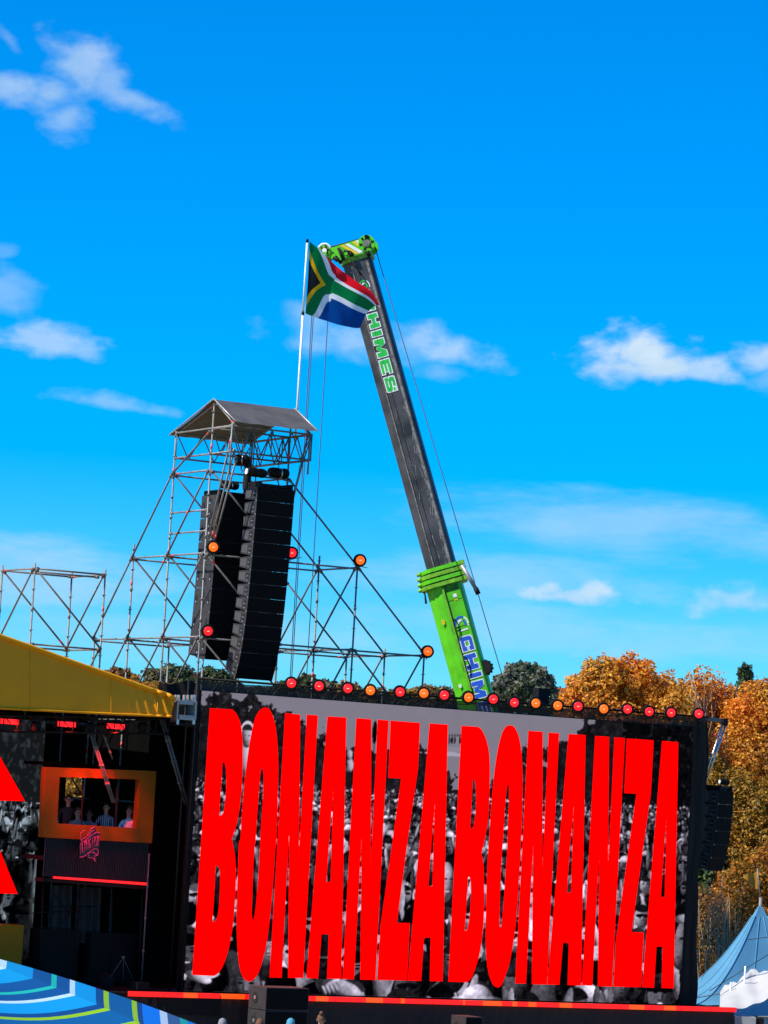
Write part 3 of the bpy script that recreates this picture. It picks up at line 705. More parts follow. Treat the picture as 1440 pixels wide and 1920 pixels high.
def chain_hoist(label, c, axis, r, l, zc, bag=False, face=False):
    rt = thing('chain_hoist', label, 'hoist', c, 'chain hoists under the tower roof'); axis = axis.normalized()
    b = MB(); b.tube([c - axis * l / 2, c - axis * l * .42, c + axis * l * .42, c + axis * l / 2], [r * .8, r, r, r * .8], 16); b.build('motor_housing', M['blackpaint'], rt)
    for t in (-.3, -.2, -.1, .25, .35):
        b = MB(); b.tube([c + axis * l * (t - .02), c + axis * l * (t + .02)], r + .012, 16); b.build('cooling_rib', M['blackpaint'], rt)
    if face:
        b = MB(); b.tube([c - axis * (l / 2 + .001), c - axis * (l / 2 + .012)], r * .68, 16); b.build('end_label', M['white'], rt)
    else:
        b = MB(); b.tube([c + axis * l * .06, c + axis * l * .12], r + .008, 16); b.build('reflective_band', M['steel'], rt)
    b = MB(); top = Vector((c.x, c.y, zc)); n = int((zc - c.z) / .07)
    for i in range(n):
        p = Vector((c.x, c.y, c.z + r + i * .07)); b.tube([p, p + Vector((0, 0, .05))], .014, 5)
    b.tube([c, top], .007, 5); b.build('chain', M['rope'], rt)
    b = MB(); d = Vector((0, 0, -1)); b.tube([c + d * r, c + d * (r + .1), c + d * (r + .16) + axis * .04, c + d * (r + .2)], .018, 6); b.build('hook', M['galv_dark'], rt)
    if bag:
        b = MB(); q = c + axis * .22 + S.w * .1
        b.tube([q + Vector((0, 0, .1)), q - Vector((0, 0, .3)), q - Vector((0, 0, .7)), q - Vector((0, 0, .85))], [.07, .1, .11, .06], 10); b.build('chain_bag', M['black'], rt)
    return rt
chain_hoist('black chain hoist with a pale round end plate above the front speaker column', S.q(480, 886, 1.1), S.u * 1 + S.w * .2, .11, .62, 15.3, face=True)
chain_hoist('black ribbed chain hoist with a bright band above the front speaker column', S.q(522, 887, 1.3), S.u, .125, .55, 15.4)
chain_hoist('black chain hoist with a long cloth chain bag below the roof girder', S.q(453, 862, 1.7), S.u * .8 - S.w * .6, .13, .34, 15.6, bag=True)
chain_hoist('dark chain hoist resting low above the rear speaker column', S.q(430, 910, 2.5), S.u, .1, .5, 15.0)

# ------------------------------------------------------------------ lamps
def stage_lamp(p, colour, label, group):
    rt = thing('blinder_lamp', label, 'lamp', p, group)
    ax = Vector((.16 + sr.uniform(-.1, .1), -1, -.03 + sr.uniform(-.07, .07))).normalized(); r = .14
    b = MB(); b.tube([p + ax * .1, p + ax * .02, p - ax * .12, p - ax * .2], [r * 1.2, r * 1.24, r * .95, r * .5], 20)
    for k in range(10):
        t = k * .628; a = ax.orthogonal().normalized(); c_ = ax.cross(a); b.box(p + ax * .06 + (a * math.cos(t) + c_ * math.sin(t)) * r * 1.08, (ax, a, c_), (.03, .016, .016))
    b.build('housing', M['blackpaint'], rt)
    lens = MB(); lens.tube([p + ax * .101, p + ax * .112, p + ax * .12], [r * .84, r * .8, r * .4], 20); lo = lens.build('lens', M['lens_red' if colour == 'red' else 'lens_orange'], rt)
    h_ = MB(); a = Vector((1, .16, .12)).normalized(); h_.box(p + ax * .123 + Vector((0, 0, -.005)), (a, ax, Vector((0, 0, 1))), (.03, .003, .007)); h_.build('glowing_filament', M['hot'], lo)
    b = MB(); b.tube([p - ax * .05 + Vector((-.19, 0, 0)), p - ax * .05 + Vector((.19, 0, 0))], .014, 6); b.tube([p - ax * .1, p - ax * .1 - Vector((0, 0, .2))], .016, 6); b.build('yoke', M['blackpaint'], rt)
    b = MB(); q = p - ax * .15; b.tube([q, q + Vector((sr.uniform(-.1, .1), .05, -.12)), q + Vector((sr.uniform(-.25, .25), .1, -.16)), q + Vector((sr.uniform(-.4, .4), .12, -.08))], .009, 5); b.build('cable', M['recess'], rt)
    return rt
LAMPS = [(546, 1281, 'r'), (597.5, 1286, 'r'), (651, 1291, 'r'), (694, 1294.5, 'o'), (749, 1297, 'r'), (794, 1300, 'o'), (832.5, 1303, 'r'), (877, 1307, 'o'), (923.6, 1310.5, 'r'), (962.6, 1317.5, 'r'), (1003, 1318.5, 'o'), (1044.6, 1322.5, 'o'), (1083, 1324, 'r'), (1131, 1329, 'o'), (1175, 1329.7, 'r'), (1215.8, 1334, 'r'), (1257, 1336, 'r'), (1309, 1338.4, 'r')]
ORD = ['first', 'second', 'third', 'fourth', 'fifth', 'sixth', 'seventh', 'eighth', 'ninth', 'tenth', 'eleventh', 'twelfth', 'thirteenth', 'fourteenth', 'fifteenth', 'sixteenth', 'seventeenth', 'last']
for i, (x, y, c) in enumerate(LAMPS):
    cn = 'red' if c == 'r' else 'orange'
    stage_lamp(S.q(x, y, -.05), cn, f'glowing {cn} lamp on the screen top, {ORD[i]} of the row counted from the speaker tower', 'lamps along the top of the screen')
for (x, y, c, w, lb_) in ((399, 1026, 'orange', 1.85, 'glowing orange lamp clamped beside the rear speaker column'), (546, 1037, 'red', 1.7, 'glowing red lamp half hidden behind the front speaker column'), (389, 1183, 'red', 1.85, 'glowing red lamp clamped low on the tower beside the rear speakers'),
                          (674, 1051, 'orange', 1.9, 'glowing orange lamp at the upper shoulder of the scaffold'), (801, 1222, 'orange', 1.9, 'glowing orange lamp at the lower outer corner of the scaffold')):
    stage_lamp(S.q(x, y, w), c, lb_, 'lamps clamped to the scaffold')

# ------------------------------------------------------------------ flag and pole
fp = thing('flagpole', 'thin white flagpole rising from the end of the tower roof ridge', 'flagpole', S.pt(3.3, 2, 15.6))
b = MB(); b.tube([S.pt(3.3, 2, 15.6), S.pt(3.3, 2, 19.0)], .03, 10); b.build('lower_tube', M['white'], fp)
zf0 = S.uz(569, 588, 2)[1]; ztop = S.uz(577, 452, 2)[1]
b = MB(); b.tube([S.pt(3.3, 2, 19.0), S.pt(3.3, 2, ztop)], .026, 10); b.build('upper_tube', M['white'], fp)
for z in (ztop, zf0):
    b = MB(); b.tube([S.pt(3.3, 2, z - .04), S.pt(3.3, 2, z + .05)], .036, 10); b.build('cap', M['blackpaint'], fp)
ZR4 = lambda x, y: (540 + x / 5.054, 420 + y / 5.054)
rowsF = [   # t = 0 top .. 1 bottom, each row from hoist to fly (zoom coordinates)
    [(203, 165), (300, 245), (400, 345), (485, 420), (575, 492), (690, 572), (790, 640), (868, 765)],
    [(197, 345), (280, 400), (370, 450), (460, 515), (560, 580), (670, 640), (770, 700), (838, 772)],
    [(190, 510), (268, 545), (350, 575), (440, 605), (540, 650), (640, 700), (730, 745), (805, 790)],
    [(178, 680), (250, 690), (330, 690), (420, 700), (510, 740), (600, 790), (690, 830), (745, 850)],
    [(165, 848), (240, 878), (320, 905), (400, 930), (480, 955), (560, 972), (630, 985), (682, 985)]]
def cr(p, t):
    n = len(p) - 1; i = min(int(t * n), n - 1); f = t * n - i
    a, b1, c, d = p[max(i - 1, 0)], p[i], p[i + 1], p[min(i + 2, n)]
    return [.5 * (2 * y + (z - x) * f + (2 * x - 5 * y + 4 * z - v) * f * f + (3 * y - x - 3 * z + v) * f ** 3) for x, y, z, v in zip(a, b1, c, d)]
NX, NY = 132, 88
vs, cols = [], []
def flag_col(s, t):
    X, Y = s * 3, (1 - t) * 2 - 1
    ay = abs(Y)
    if X < 1.5:
        ax_, bx2 = Vector((0, 1)), Vector((1.5, 0)); p_ = Vector((X, ay)); d_ = bx2 - ax_; k = max(0, min(1, (p_ - ax_).dot(d_) / d_.dot(d_))); dist = (p_ - (ax_ + d_ * k)).length
        inside = ay < 1 - X / 1.5
        dist = min(dist, math.hypot(X - 1.5, ay)) 
    else: dist, inside = ay, False
    if dist <= .19: return (.0, .2, .05)
    if inside: return (.95, .5, .005) if dist <= .35 else (.022, .018, .02)
    if dist <= .36: return (.9, .9, .92)
    return (.75, .008, .02) if Y > 0 else (.0, .065, .3)
for j in range(NY + 1):
    t = j / NY
    for i in range(NX + 1):
        s_ = i / NX; wp = min(1, t / .3, (1 - t) / .3); sg_ = s_ - wp * .36 * s_ * (1 - s_); bl = min(1, max(0, (s_ - .38) / .14)); bl = bl * bl * (3 - 2 * bl); th = 2 * (t - .5); tg = t + bl * ((.5 + .5 * math.copysign(abs(th) ** .64, th)) - t); x, y = cr([cr(r, sg_) for r in rowsF], tg); px, py = ZR4(x, y)
        fold = .0 + .16 * s_ + (.09 * math.sin(s_ * 8.5 + t * 2.4) + .03 * math.sin(s_ * 21 - t * 5)) * min(1, s_ * 2.5)
        p = S.q(px, py, 2 - .02 + fold); vs.append(p)
vs = np.array(vs); base = vs[NX // 2 + (NX + 1) * NY]
idx = np.arange((NX + 1) * (NY + 1)).reshape(NY + 1, NX + 1)
quads = np.stack([idx[:-1, :-1], idx[1:, :-1], idx[1:, 1:], idx[:-1, 1:]], -1).reshape(-1, 4)
fc = np.array([flag_col((i + .5) / NX, (j + .5) / NY) + (1,) for j in range(NY) for i in range(NX)])
M['flag'] = attr_mat('flag_cloth', rough=.75, trans=.5)
fl = np_mesh('flag', vs - base, quads, M['flag'], np.repeat(fc, 4, axis=0), None, tuple(base), True, 'CORNER')
tag(fl, 'waving flag in green, black, yellow, white, red and blue on the thin pole', 'flag')
# ------------------------------------------------------------------ mobile crane behind the screen
C = Frame(P(885, 1305, 104), -7)
def cq(px, py, w=0): return C.q(px, py, w)
rt1, rt0 = cq(693.3, 477.4), cq(919.8, 1299)
AX = (rt0 - rt1).normalized()                     # down along the boom
ACR = AX.cross(C.w).normalized()
if ACR.dot(C.u) < 0: ACR = -ACR                   # to the right, across the boom
crane = thing('mobile_crane', 'green and black telescopic crane boom leaning over the screen, lettered CHIMES', 'crane', C.pt(4.2, .4, 0))
def along(px, py): return (cq(px, py) - rt1).dot(AX)
def profile(right, width, B, grow=0.0, rr_=.34, n=7):
    """cross-section points (across offset, depth w), going round"""
    x1 = right + grow; x0 = right - width - grow; f0 = -grow; f1 = B + grow
    pts = [(x1 - .07, f0), (x1, f0 + .1), (x1, f1 - .1), (x1 - .07, f1)]
    r = (f1 - f0) / 2; cx = x0 + rr_
    for k in range(n + 1):
        t = math.pi * k / n; pts.append((cx - rr_ * math.sin(t), (f0 + f1) / 2 + r * math.cos(t)))
    return pts
def section(name, d0, d1, prof, m, smooth=False):
    b = MB(); ring = lambda d: [rt1 + AX * d + ACR * x + C.w * w for x, w in prof]
    n = len(prof); b.add(ring(d0) + ring(d1), [(i, (i + 1) % n, (i + 1) % n + n, i + n) for i in range(n)], 0, False)
    b.f.append(list(range(n))); b.m.append(0); b.sm.append(False); b.f.append([i + n for i in range(n)][::-1]); b.m.append(0); b.sm.append(False)
    return b.build(name, M[m], crane)
dG0 = along(858, 1072); dG1 = along(919.8, 1299)
ofs = (cq(855, 1060) - rt1).dot(ACR)
def wid(lx, ly, rx, ry): return abs((cq(rx, ry) - C.q(lx, ly, .4)).dot(ACR))
WG = wid(795, 1087, 858, 1070); WB = wid(718, 786, 777.5, 786)
PG = profile(ofs, WG + .02, .95, 0, .42); PB = profile(0, WB - .02, .78, 0, .36, 3)
DPIV = dG1 + 5.2
section('base_boom', dG0 + .25, DPIV, PG, 'green'); 
dB0 = -.05
section('inner_boom', dB0, dG0 + .5, PB, 'boom_black')
# scuffed strip and seams on the dark boom, cover strip on the green one
def strip(x0, x1, d0, d1, m, out=.008, name='edge_strip', B0=0.0):
    b = MB(); a = rt1 - C.w * (out / 2 - B0 + .001)
    b.box(a + AX * (d0 + d1) / 2 + ACR * (x0 + x1) / 2, (AX, ACR, C.w), ((d1 - d0) / 2, (x1 - x0) / 2, out / 2)); return b.build(name, M[m], crane)
strip(-.17, -.1, .15, dG0 + .1, 'boom_strip'); strip(-.46, -.452, .2, dG0 + .1, 'blackpaint', .01, 'seam'); strip(-WB + .3, -WB + .33, .2, dG0 + .1, 'boom_strip', .01, 'seam')
sr2 = random.Random(4)
for k in range(60):
    d = sr2.uniform(3.0, dG0 - .2) if k % 3 else sr2.uniform(5.5, dG0 - .2); l = sr2.uniform(.06, .35); x = sr2.choice([sr2.uniform(-.24, -.15), sr2.uniform(-.2, -.16), sr2.uniform(-.5, -.1)])
    b = MB(); b.box(rt1 + AX * d + ACR * x - C.w * .006, ((AX * 1 + ACR * sr2.uniform(-.3, .3)).normalized(), ACR, C.w), (l / 2, sr2.uniform(.002, .012), .004)); b.build('paint_scuff', M['boom_strip'], crane)
strip(ofs - WG * .56, ofs - WG * .50, dG0 + .35, DPIV, 'green_dk', .05, 'cable_duct'); strip(ofs - WG * .5, ofs - WG * .485, dG0 + .45, DPIV, 'blackpaint', .02, 'duct_shadow_strip')  # the thin black strip is painted shade beside the duct
for dd in (1.6, 2.75):
    d = dG0 + dd
    for s_, nm in ((0, 'hatch_frame'),):
        x = ofs - WG * .47
        pts = [rt1 + AX * (d + .3 * math.cos(t * .3927) ) + ACR * (x + .1 * math.sin(t * .3927)) - C.w * .03 for t in range(17)]
        b = MB(); b.tube(pts, .014, 6); b.build('hatch_frame', M['blackpaint'], crane)
        b = MB(); b.tube([pts[4] , pts[12]], .01, 5); b.build('hatch_bar', M['blackpaint'], crane)
# collars where the sections slide into each other
for i in range(4):
    d = dG0 - .3 + i * .155
    o = (ofs * (i + 1) / 4); wdt = WB + (WG - WB) * (i + 1) / 4
    section('collar', d, d + .11, profile(o + .05, wdt + .12, .86 + .03 * i, .06 + .012 * i, .34), 'green_dk' if i % 2 else 'green')
    b = MB(); b.tube([rt1 + AX * (d + .05) + ACR * (o - wdt - .1) + C.w * .3, rt1 + AX * (d + .05) + ACR * (o - wdt - .24) + C.w * .3], [.07, .05], 8); b.build('collar_lug', M['green_dk'], crane)
    b = MB(); b.box(rt1 + AX * (d + .05) + ACR * (o + .16) + C.w * .1, (AX, ACR, C.w), (.06, .1, .12)); b.build('sheave_bracket', M['green_dk'], crane)
b = MB(); p = [cq(792, 1082, .4), cq(789, 1100, .4), cq(797, 1115, .4), cq(799, 1132, .4)]; b.tube(p, [.06, .05, .025, .04], 7); b.build('hydraulic_hose', M['galv_dark'], crane)
b = MB(); b.tube([cq(866, 1060, -.05), cq(893, 1105, -.05)], .06, 10); b.tube([cq(892, 1103, -.05), cq(897, 1114, -.05)], .075, 10, 1); b.build('rope_guide_arm', [M['alu'], M['blackpaint']], crane)
b = MB(); c_ = cq(910, 1252, .3); b.tube([c_ - C.w * .25, c_ + C.w * .25], .2, 14)
for k in range(12):
    t = k * .5236; b.box(c_ + (C.u * math.cos(t) + C.z * math.sin(t)) * .2, (C.u, C.w, C.z), (.03, .22, .03))
b.build('hose_reel', M['recess'], crane)
for k in range(5):                                # weld rings, decals and streaks on the green section
    d = dG0 + .75 + k * .8; strip(ofs - WG * .48, ofs - .09, d, d + .012, 'green_dk', .01, 'weld_seam')
for (dd, x0, x1, l, m) in ((.6, .2, .3, .1, 'white'), (.75, .2, .3, .05, 'yel_txt'), (1.25, .72, .8, .14, 'yel_txt'), (3.2, .74, .82, .1, 'white')):
    strip(ofs - WG * x1, ofs - WG * x0, dG0 + dd, dG0 + dd + l, m, .007, 'decal')
# boom head
Z2 = lambda x, y: (590 + x / 10.286, 430 + y / 10.286)
def hq(x, y, w): return C.q(*Z2(x, y), w)
plate = [(300, 362), (835, 195), (1050, 180), (1130, 300), (1050, 440), (860, 490), (700, 525), (540, 575), (390, 600), (240, 520), (150, 440)]
for w0, nm in ((-.08, 'head_plate'), (.72, 'head_plate')):
    b = MB(); b.prism([hq(x, y, w0) for x, y in plate], C.w * .06); b.build(nm, M['green'], crane)
b = MB(); b.prism([hq(x, y, .0) for x, y in [(380, 400), (820, 260), (960, 420), (700, 500), (520, 540)]], C.w * .7); b.build('head_core', M['green_dk'], crane)
for poly, m in (([(585, 290), (650, 270), (940, 430), (860, 462)], 'white'), ([(487, 320), (560, 298), (855, 465), (795, 480)], 'yel_txt'), ([(780, 225), (840, 207), (905, 240), (930, 310), (905, 320)], 'white'), ([(715, 250), (775, 230), (1005, 378), (950, 402)], 'yel_txt')):
    b = MB(); b.prism([hq(x, y, -.085) for x, y in poly], -C.w * .004); b.build('warning_stripe', M[m], crane)
def sheave(x, y, r, m, w0=-.12, w1=.8, rim='green_dk', hub='boom_strip'):
    c_ = hq(x, y, w0); c2 = hq(x, y, w0) + C.w * (w1 - w0)
    b = MB(); b.tube([c_, c_ + C.w * .1], r, 22); b.tube([c2 - C.w * .1, c2], r, 22); b.tube([c_, c2], r * .6, 16); o = b.build('sheave', M[m], crane)
    b = MB(); b.tube([c_ - C.w * .03, c_ - C.w * .001], r * .42, 14); b.build('hub', M[hub], o)
    for k in range(6):
        t = k * 1.047 + .3; b = MB(); b.box(c_ - C.w * .006 + (C.u * math.cos(t) + C.z * math.sin(t)) * r * .72, (C.u * math.cos(t) + C.z * math.sin(t), C.u * -math.sin(t) + C.z * math.cos(t), C.w), (r * .16, r * .12, .005)); b.build('sheave_opening', M['blackpaint'], o)
sheave(1000, 265, .25, 'green'); sheave(190, 410, .17, 'green_dk', hub='white')
b = MB(); b.tube([hq(190, 400, .3) + (C.u * math.cos(t * .2618) + C.z * math.sin(t * .2618)) * .19 for t in range(1, 12)], .03, 6); b.build('rope_guard', M['white'], crane)
b = MB(); b.tube([hq(985, 210, -.13), hq(985, 120, -.13)], .025, 6); b.box(hq(995, 130, -.13), (C.u, C.w, C.z), (.05, .04, .03)); b.build('wind_sensor', M['blackpaint'], crane)
for (x0, y0, x1, y1, r) in ((460, 360, 560, 600, .05), (560, 420, 700, 440, .04), (690, 440, 720, 520, .06), (360, 540, 520, 640, .07), (340, 440, 430, 560, .03), (1010, 420, 1060, 520, .06), (205, 300, 240, 420, .02), (700, 580, 905, 890, .02)):
    b = MB(); b.tube([hq(x0, y0, -.13), hq(x1, y1, -.13)], r, 7); b.build('head_fitting', M['recess' if r < .06 else 'blackpaint'], crane)
for (x, y, s_) in ((480, 610, .05), (380, 500, .04), (610, 470, .04), (200, 470, .05)):
    b = MB(); b.box(hq(x, y, -.14), (C.u, C.w, C.z), (s_, .04, s_)); b.build('head_bracket', M['green'], crane)
section('boom_nose', -.28, .05, profile(.03, WB, .82, .03, .3), 'green_dk')
# ropes
def rope(pts, name='hoist_rope', r=.013):
    b = MB(); b.tube(pts, r, 6); b.build(name, M['rope'], crane)
hk = hq(330, 560, .2)
for (x, y, w, dz) in ((586.5, 560, .15, 0), (589.5, 560, .3, 0), (617, 560, .5, 0)):
    p = cq(x, y, w); top = Vector((p.x, p.y, hq(190, 450, w).z)); rope([top, Vector((p.x, p.y, 3.2))])
b = MB(); p = cq(598, 560, .3); b.box(Vector((p.x, p.y, 3.0)), (C.u, C.w, C.z), (.3, .15, .35)); b.tube([Vector((p.x, p.y, 2.65)), Vector((p.x, p.y, 2.3)), Vector((p.x + .12, p.y, 2.2)), Vector((p.x + .15, p.y, 2.4))], .05, 8); b.build('hook_block', M['green_dk'], crane)
rope([hq(1165, 350, .1), cq(945.5, 1279, .1), cq(975, 1380, .1)]); rope([hq(300, 345, .3), hq(850, 190, .3)], r=.02)
# lettering on the side of the boom
def rects(ch):
    return {'H': [(0, 0, .3, 1), (.7, 0, 1, 1), (.3, .36, .7, .66)], 'I': [(0, 0, 1, 1)], 'E': [(0, 0, .3, 1), (.3, .74, 1, 1), (.3, 0, 1, .26), (.3, .38, .85, .62)],
            'C': [(0, .1, .3, .9), (.1, .72, 1, 1), (.1, 0, 1, .28), (.72, .6, 1, .8), (.72, .2, 1, .4)], 'S': [(.05, .74, 1, 1), (0, .5, .3, .86), (.12, .4, .88, .62), (.7, .14, 1, .52), (0, 0, .95, .26), (0, .1, .24, .34), (.76, .66, 1, .86)],
            'M': [(0, 0, .26, 1), (.74, 0, 1, 1)]}[ch]
def put_letter(ch, d0, d1, x0, x1, m, off=-.006):
    o = rt1 + C.w * off; L_ = d1 - d0; Hh = x1 - x0
    for grow, mm, lift in ((.028, 'white', 0), (0, m, .003)):
        b = MB()
        for (a, c1, e, f1) in rects(ch):
            k = o - C.w * lift
            q = [(d0 + a * L_ - grow, x0 + c1 * Hh - grow), (d0 + e * L_ + grow, x0 + c1 * Hh - grow), (d0 + e * L_ + grow, x0 + f1 * Hh + grow), (d0 + a * L_ - grow, x0 + f1 * Hh + grow)]
            lift2 = .0006 * rects(ch).index((a, c1, e, f1))
            b.prism([k + AX * x + ACR * y for x, y in q], -C.w * (.002 + lift2))
        if ch == 'M':
            k = o - C.w * (lift + .001); g = grow
            for sgn in (0, 1):
                q = [(.1, 1), (.32, 1), (.5 + g, .45 - g), (.5, .1 - g), (.42, .1 - g)]
                q = [((1 - a) if sgn else a, c1) for a, c1 in q]
                b.prism([k + AX * (d0 + a * L_) + ACR * (x0 + c1 * Hh + (g if c1 == 1 else 0)) for a, c1 in q], -C.w * (.003 + .0005 * sgn))
        b.build('letter', M[mm], crane)
def span(o, s, m0, m1, hgt, ch, m):
    a = cq(o[0] + m0[0] / s, o[1] + m0[1] / s); c1 = cq(o[0] + m1[0] / s, o[1] + m1[1] / s)
    xm = ((a - rt1).dot(ACR) + (c1 - rt1).dot(ACR)) / 2
    put_letter(ch, (a - rt1).dot(AX), (c1 - rt1).dot(AX), xm - hgt / 2, xm + hgt / 2, m)
for ch, a, c1 in (('C', (352, 425), (405, 605)), ('H', (425, 655), (470, 845)), ('I', (483, 892), (500, 957)), ('M', (513, 1005), (577, 1245)), ('E', (590, 1292), (640, 1480)), ('S', (653, 1532), (714, 1722))):
    span((640, 500), 7.385, a, c1, .29, ch, 'green_txt')
for ch, a, c1 in (('C', (478, 580), (543, 815)), ('H', (557, 880), (613, 1138)), ('I', (650, 1200), (667, 1272)), ('M', (676, 1345), (752, 1625)), ('E', (780, 1700), (830, 1900)), ('S', (850, 1960), (900, 2160))):
    span((820, 1130), 9.143, a, c1, .34, ch, 'blue_txt')
def logo(c, r, m1):
    """open swirl: dark outer arc, pale inner arc and tail"""
    def arc(r0, r1, t0, t1, m, lift):
        n = 14; o = c - C.w * lift
        f = lambda r_, t: o + AX * (-r_ * 1.1 * math.cos(t)) + ACR * (r_ * math.sin(t))
        b = MB(); pts = [f(r0, t0 + (t1 - t0) * i / n) for i in range(n + 1)] + [f(r1, t0 + (t1 - t0) * (n - i) / n) for i in range(n + 1)]
        b.prism(pts, -C.w * .003); b.build('logo_arc', M[m], crane)
    arc(r, r * .76, -1.6, .5, m1, .005); arc(r, r * .8, .6, 2.0, 'white', .005); arc(r * .6, r * .34, -1.9, .3, 'white', .005); arc(r * .6, r * .36, .7, 2.2, m1, .005)
    b = MB(); o = c - C.w * .005; b.prism([o + AX * r * .78 + ACR * (-r * .5), o + AX * r * .98 + ACR * (-r * .5), o + AX * r * .9 + ACR * r * .75, o + AX * r * .7 + ACR * r * .6], -C.w * .003); b.build('logo_tail', M['white'], crane)
logo(cq(820 + 415 / 9.143, 1130 + 365 / 9.143), .22, 'blue_txt'); logo(cq(640 + 320 / 7.385, 500 + 270 / 7.385), .17, 'green_txt')
# carrier and superstructure, hidden behind the screen
pv = rt1 + AX * DPIV; X0 = (pv - C.o).dot(C.u); Zp = pv.z
b = MB(); b.fbox(C, X0 - 3.5, X0 + 1.2, -.6, 1.6, 1.5, 2.6); b.build('superstructure', M['green'], crane)
b = MB(); b.fbox(C, X0 + .5, X0 + 2.2, -1.0, 2.0, 1.9, 3.5); b.build('counterweight', M['boom_black'], crane)
b = MB(); b.fbox(C, X0 - 1.6, X0 + .4, -1.7, -.65, 1.5, 3.3); b.build('operator_cab', M['green'], crane)
b = MB(); b.fbox(C, X0 - 11, X0 + 2, -.9, 1.9, .7, 1.45); b.build('carrier', M['green'], crane)
for i in range(5):
    for w in (-.95, 1.6):
        c_ = C.pt(X0 - 10 + i * 2.6, w, .62); b = MB(); b.tube([c_, c_ + C.w * .38], .62, 20); o = b.build('wheel', M['recess'], crane)
        b = MB(); b.tube([c_ - C.w * .01, c_ + C.w * .39], .3, 14); b.build('rim', M['alu'], o)
# ------------------------------------------------------------------ main stage at the side
G = Frame(P(290, 1580, 89.2), 27)
def gq(px, py, w=0): return G.q(px, py, w)
def guz(px, py, w=0): return G.uz(px, py, w)
def quad(pts, w): return [gq(x, y, w) for x, y in pts]
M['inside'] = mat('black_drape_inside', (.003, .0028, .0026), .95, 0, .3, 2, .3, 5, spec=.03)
M['grey_drape'] = mat('grey_sheet', (.03, .03, .03), .8, 0, .3, 2, .4, 4)
# canopy
cn = thing('stage_canopy', 'big yellow stage canopy with a sloping fabric front edge', 'canopy', gq(0, 1340, -1.4))
top = [(-700, 945), (-350, 1069), (-70, 1170), (0, 1195), (60, 1216), (140, 1245), (220, 1273), (290, 1298), (318, 1307), (327, 1313)]
bot = [(-700, 1295), (-350, 1312), (-70, 1325), (0, 1328), (60, 1331), (140, 1335), (220, 1339), (290, 1342), (315, 1343), (321, 1343)]
rows = []
NXF = 160
def lerp_poly(p, t):
    n = len(p) - 1; i = min(int(t * n), n - 1); f = t * n - i; return (p[i][0] + (p[i + 1][0] - p[i][0]) * f, p[i][1] + (p[i + 1][1] - p[i][1]) * f)
for j in range(15):
    t = j / 14; r_ = []
    for i in range(NXF + 1):
        a, c1 = lerp_poly(top, i / NXF), lerp_poly(bot, i / NXF); x = c1[0] + (a[0] - c1[0]) * t; y = c1[1] + (a[1] - c1[1]) * t
        k = max(0, (x - 230) / 95) if x > 230 else 0
        w = -1.4 + .12 * t - .03 * math.sin(t * 3.14) + k * .05 * math.sin(x * .35 + t * 6) + .004 * math.sin(x * .05 + t * 3)
        r_.append(gq(x, y, w))
    rows.append(r_)
b = MB(); b.grid(rows); fr_ = b.build('front_fabric', M['yellow'], cn)
b = MB(); b.tube([p - Vector((0, .02, -.03)) for p in rows[-1][::2]], .06, 10); b.build('hem', M['yellow'], fr_)
b = MB(); b.tube([p - Vector((0, .02, 0)) for p in rows[0][::2]], .03, 8); b.build('hem', M['yellow'], fr_)
for i_ in (70, 104, 128):
    b = MB(); b.tube([r_[i_] - G.w * .006 for r_ in rows], .012, 6); b.build('seam', M['yellow'], fr_)
b = MB(); b.grid([[p + G.w * .05 for p in rows[-1][::4]], [p + G.w * 10 + Vector((0, 0, .3)) for p in rows[-1][::4]]]); b.build('roof_sheet', M['yellow'], cn)
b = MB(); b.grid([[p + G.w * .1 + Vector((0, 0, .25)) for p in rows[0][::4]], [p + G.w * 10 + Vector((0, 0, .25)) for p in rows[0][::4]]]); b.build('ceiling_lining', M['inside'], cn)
b = MB(); e = [r_[-1] for r_ in rows]; b.grid([e, [p + G.w * 2.2 for p in e]]); b.build('end_fabric', M['yellow'], cn)
b = MB()
for z in (0, -.38):
    for w in (-1.1, -.7): p0, p1 = gq(-600, 1330, w), gq(318, 1348, w); b.tube([p0 + Vector((0, 0, z)), p1 + Vector((0, 0, z))], .028, 8)
p0, p1 = gq(-600, 1330, -1.1), gq(318, 1348, -1.1); n = 34
for i in range(n):
    a = p0 + (p1 - p0) * i / n; c1 = p0 + (p1 - p0) * (i + 1) / n; b.tube([a, c1 - Vector((0, 0, .38))], .014, 6); b.tube([c1, c1 - Vector((0, 0, .38))], .014, 6)
b.build('truss', M['blackpaint'], cn)

tb = thing('truss_corner_block', 'grey aluminium truss corner block beside the canopy tip', 'truss block', gq(348, 1352, -1.3))
def blk(px0, py0, px1, py1, w0, w1, m='alu', name='frame_plate'):
    u0, z0 = guz(px0, py1, w0); u1, z1 = guz(px1, py0, w0); b = MB(); b.fbox(G, u0, u1, w0, w1, z0, z1); return b.build(name, M[m], tb)
for q in ((331, 1314, 336, 1349), (364, 1314, 370, 1349), (336, 1314, 364, 1320), (336, 1342, 364, 1349)): blk(*q, -1.35, -.75)
for x in (329, 335, 345, 352, 360, 365): blk(x, 1303, x + 3, 1314, -1.3, -1.2, 'steel', 'bolt_post')
for x in (331, 361): blk(x, 1349, x + 5, 1358, -1.3, -.9, 'steel', 'foot_bracket')
blk(348, 1320, 350, 1342, -1.0, -.95, 'steel', 'inner_rod'); blk(357, 1320, 358.5, 1342, -1.0, -.95, 'steel', 'inner_rod')
blk(327, 1357, 370, 1360, -1.25, -.8, 'blackpaint', 'base_beam')

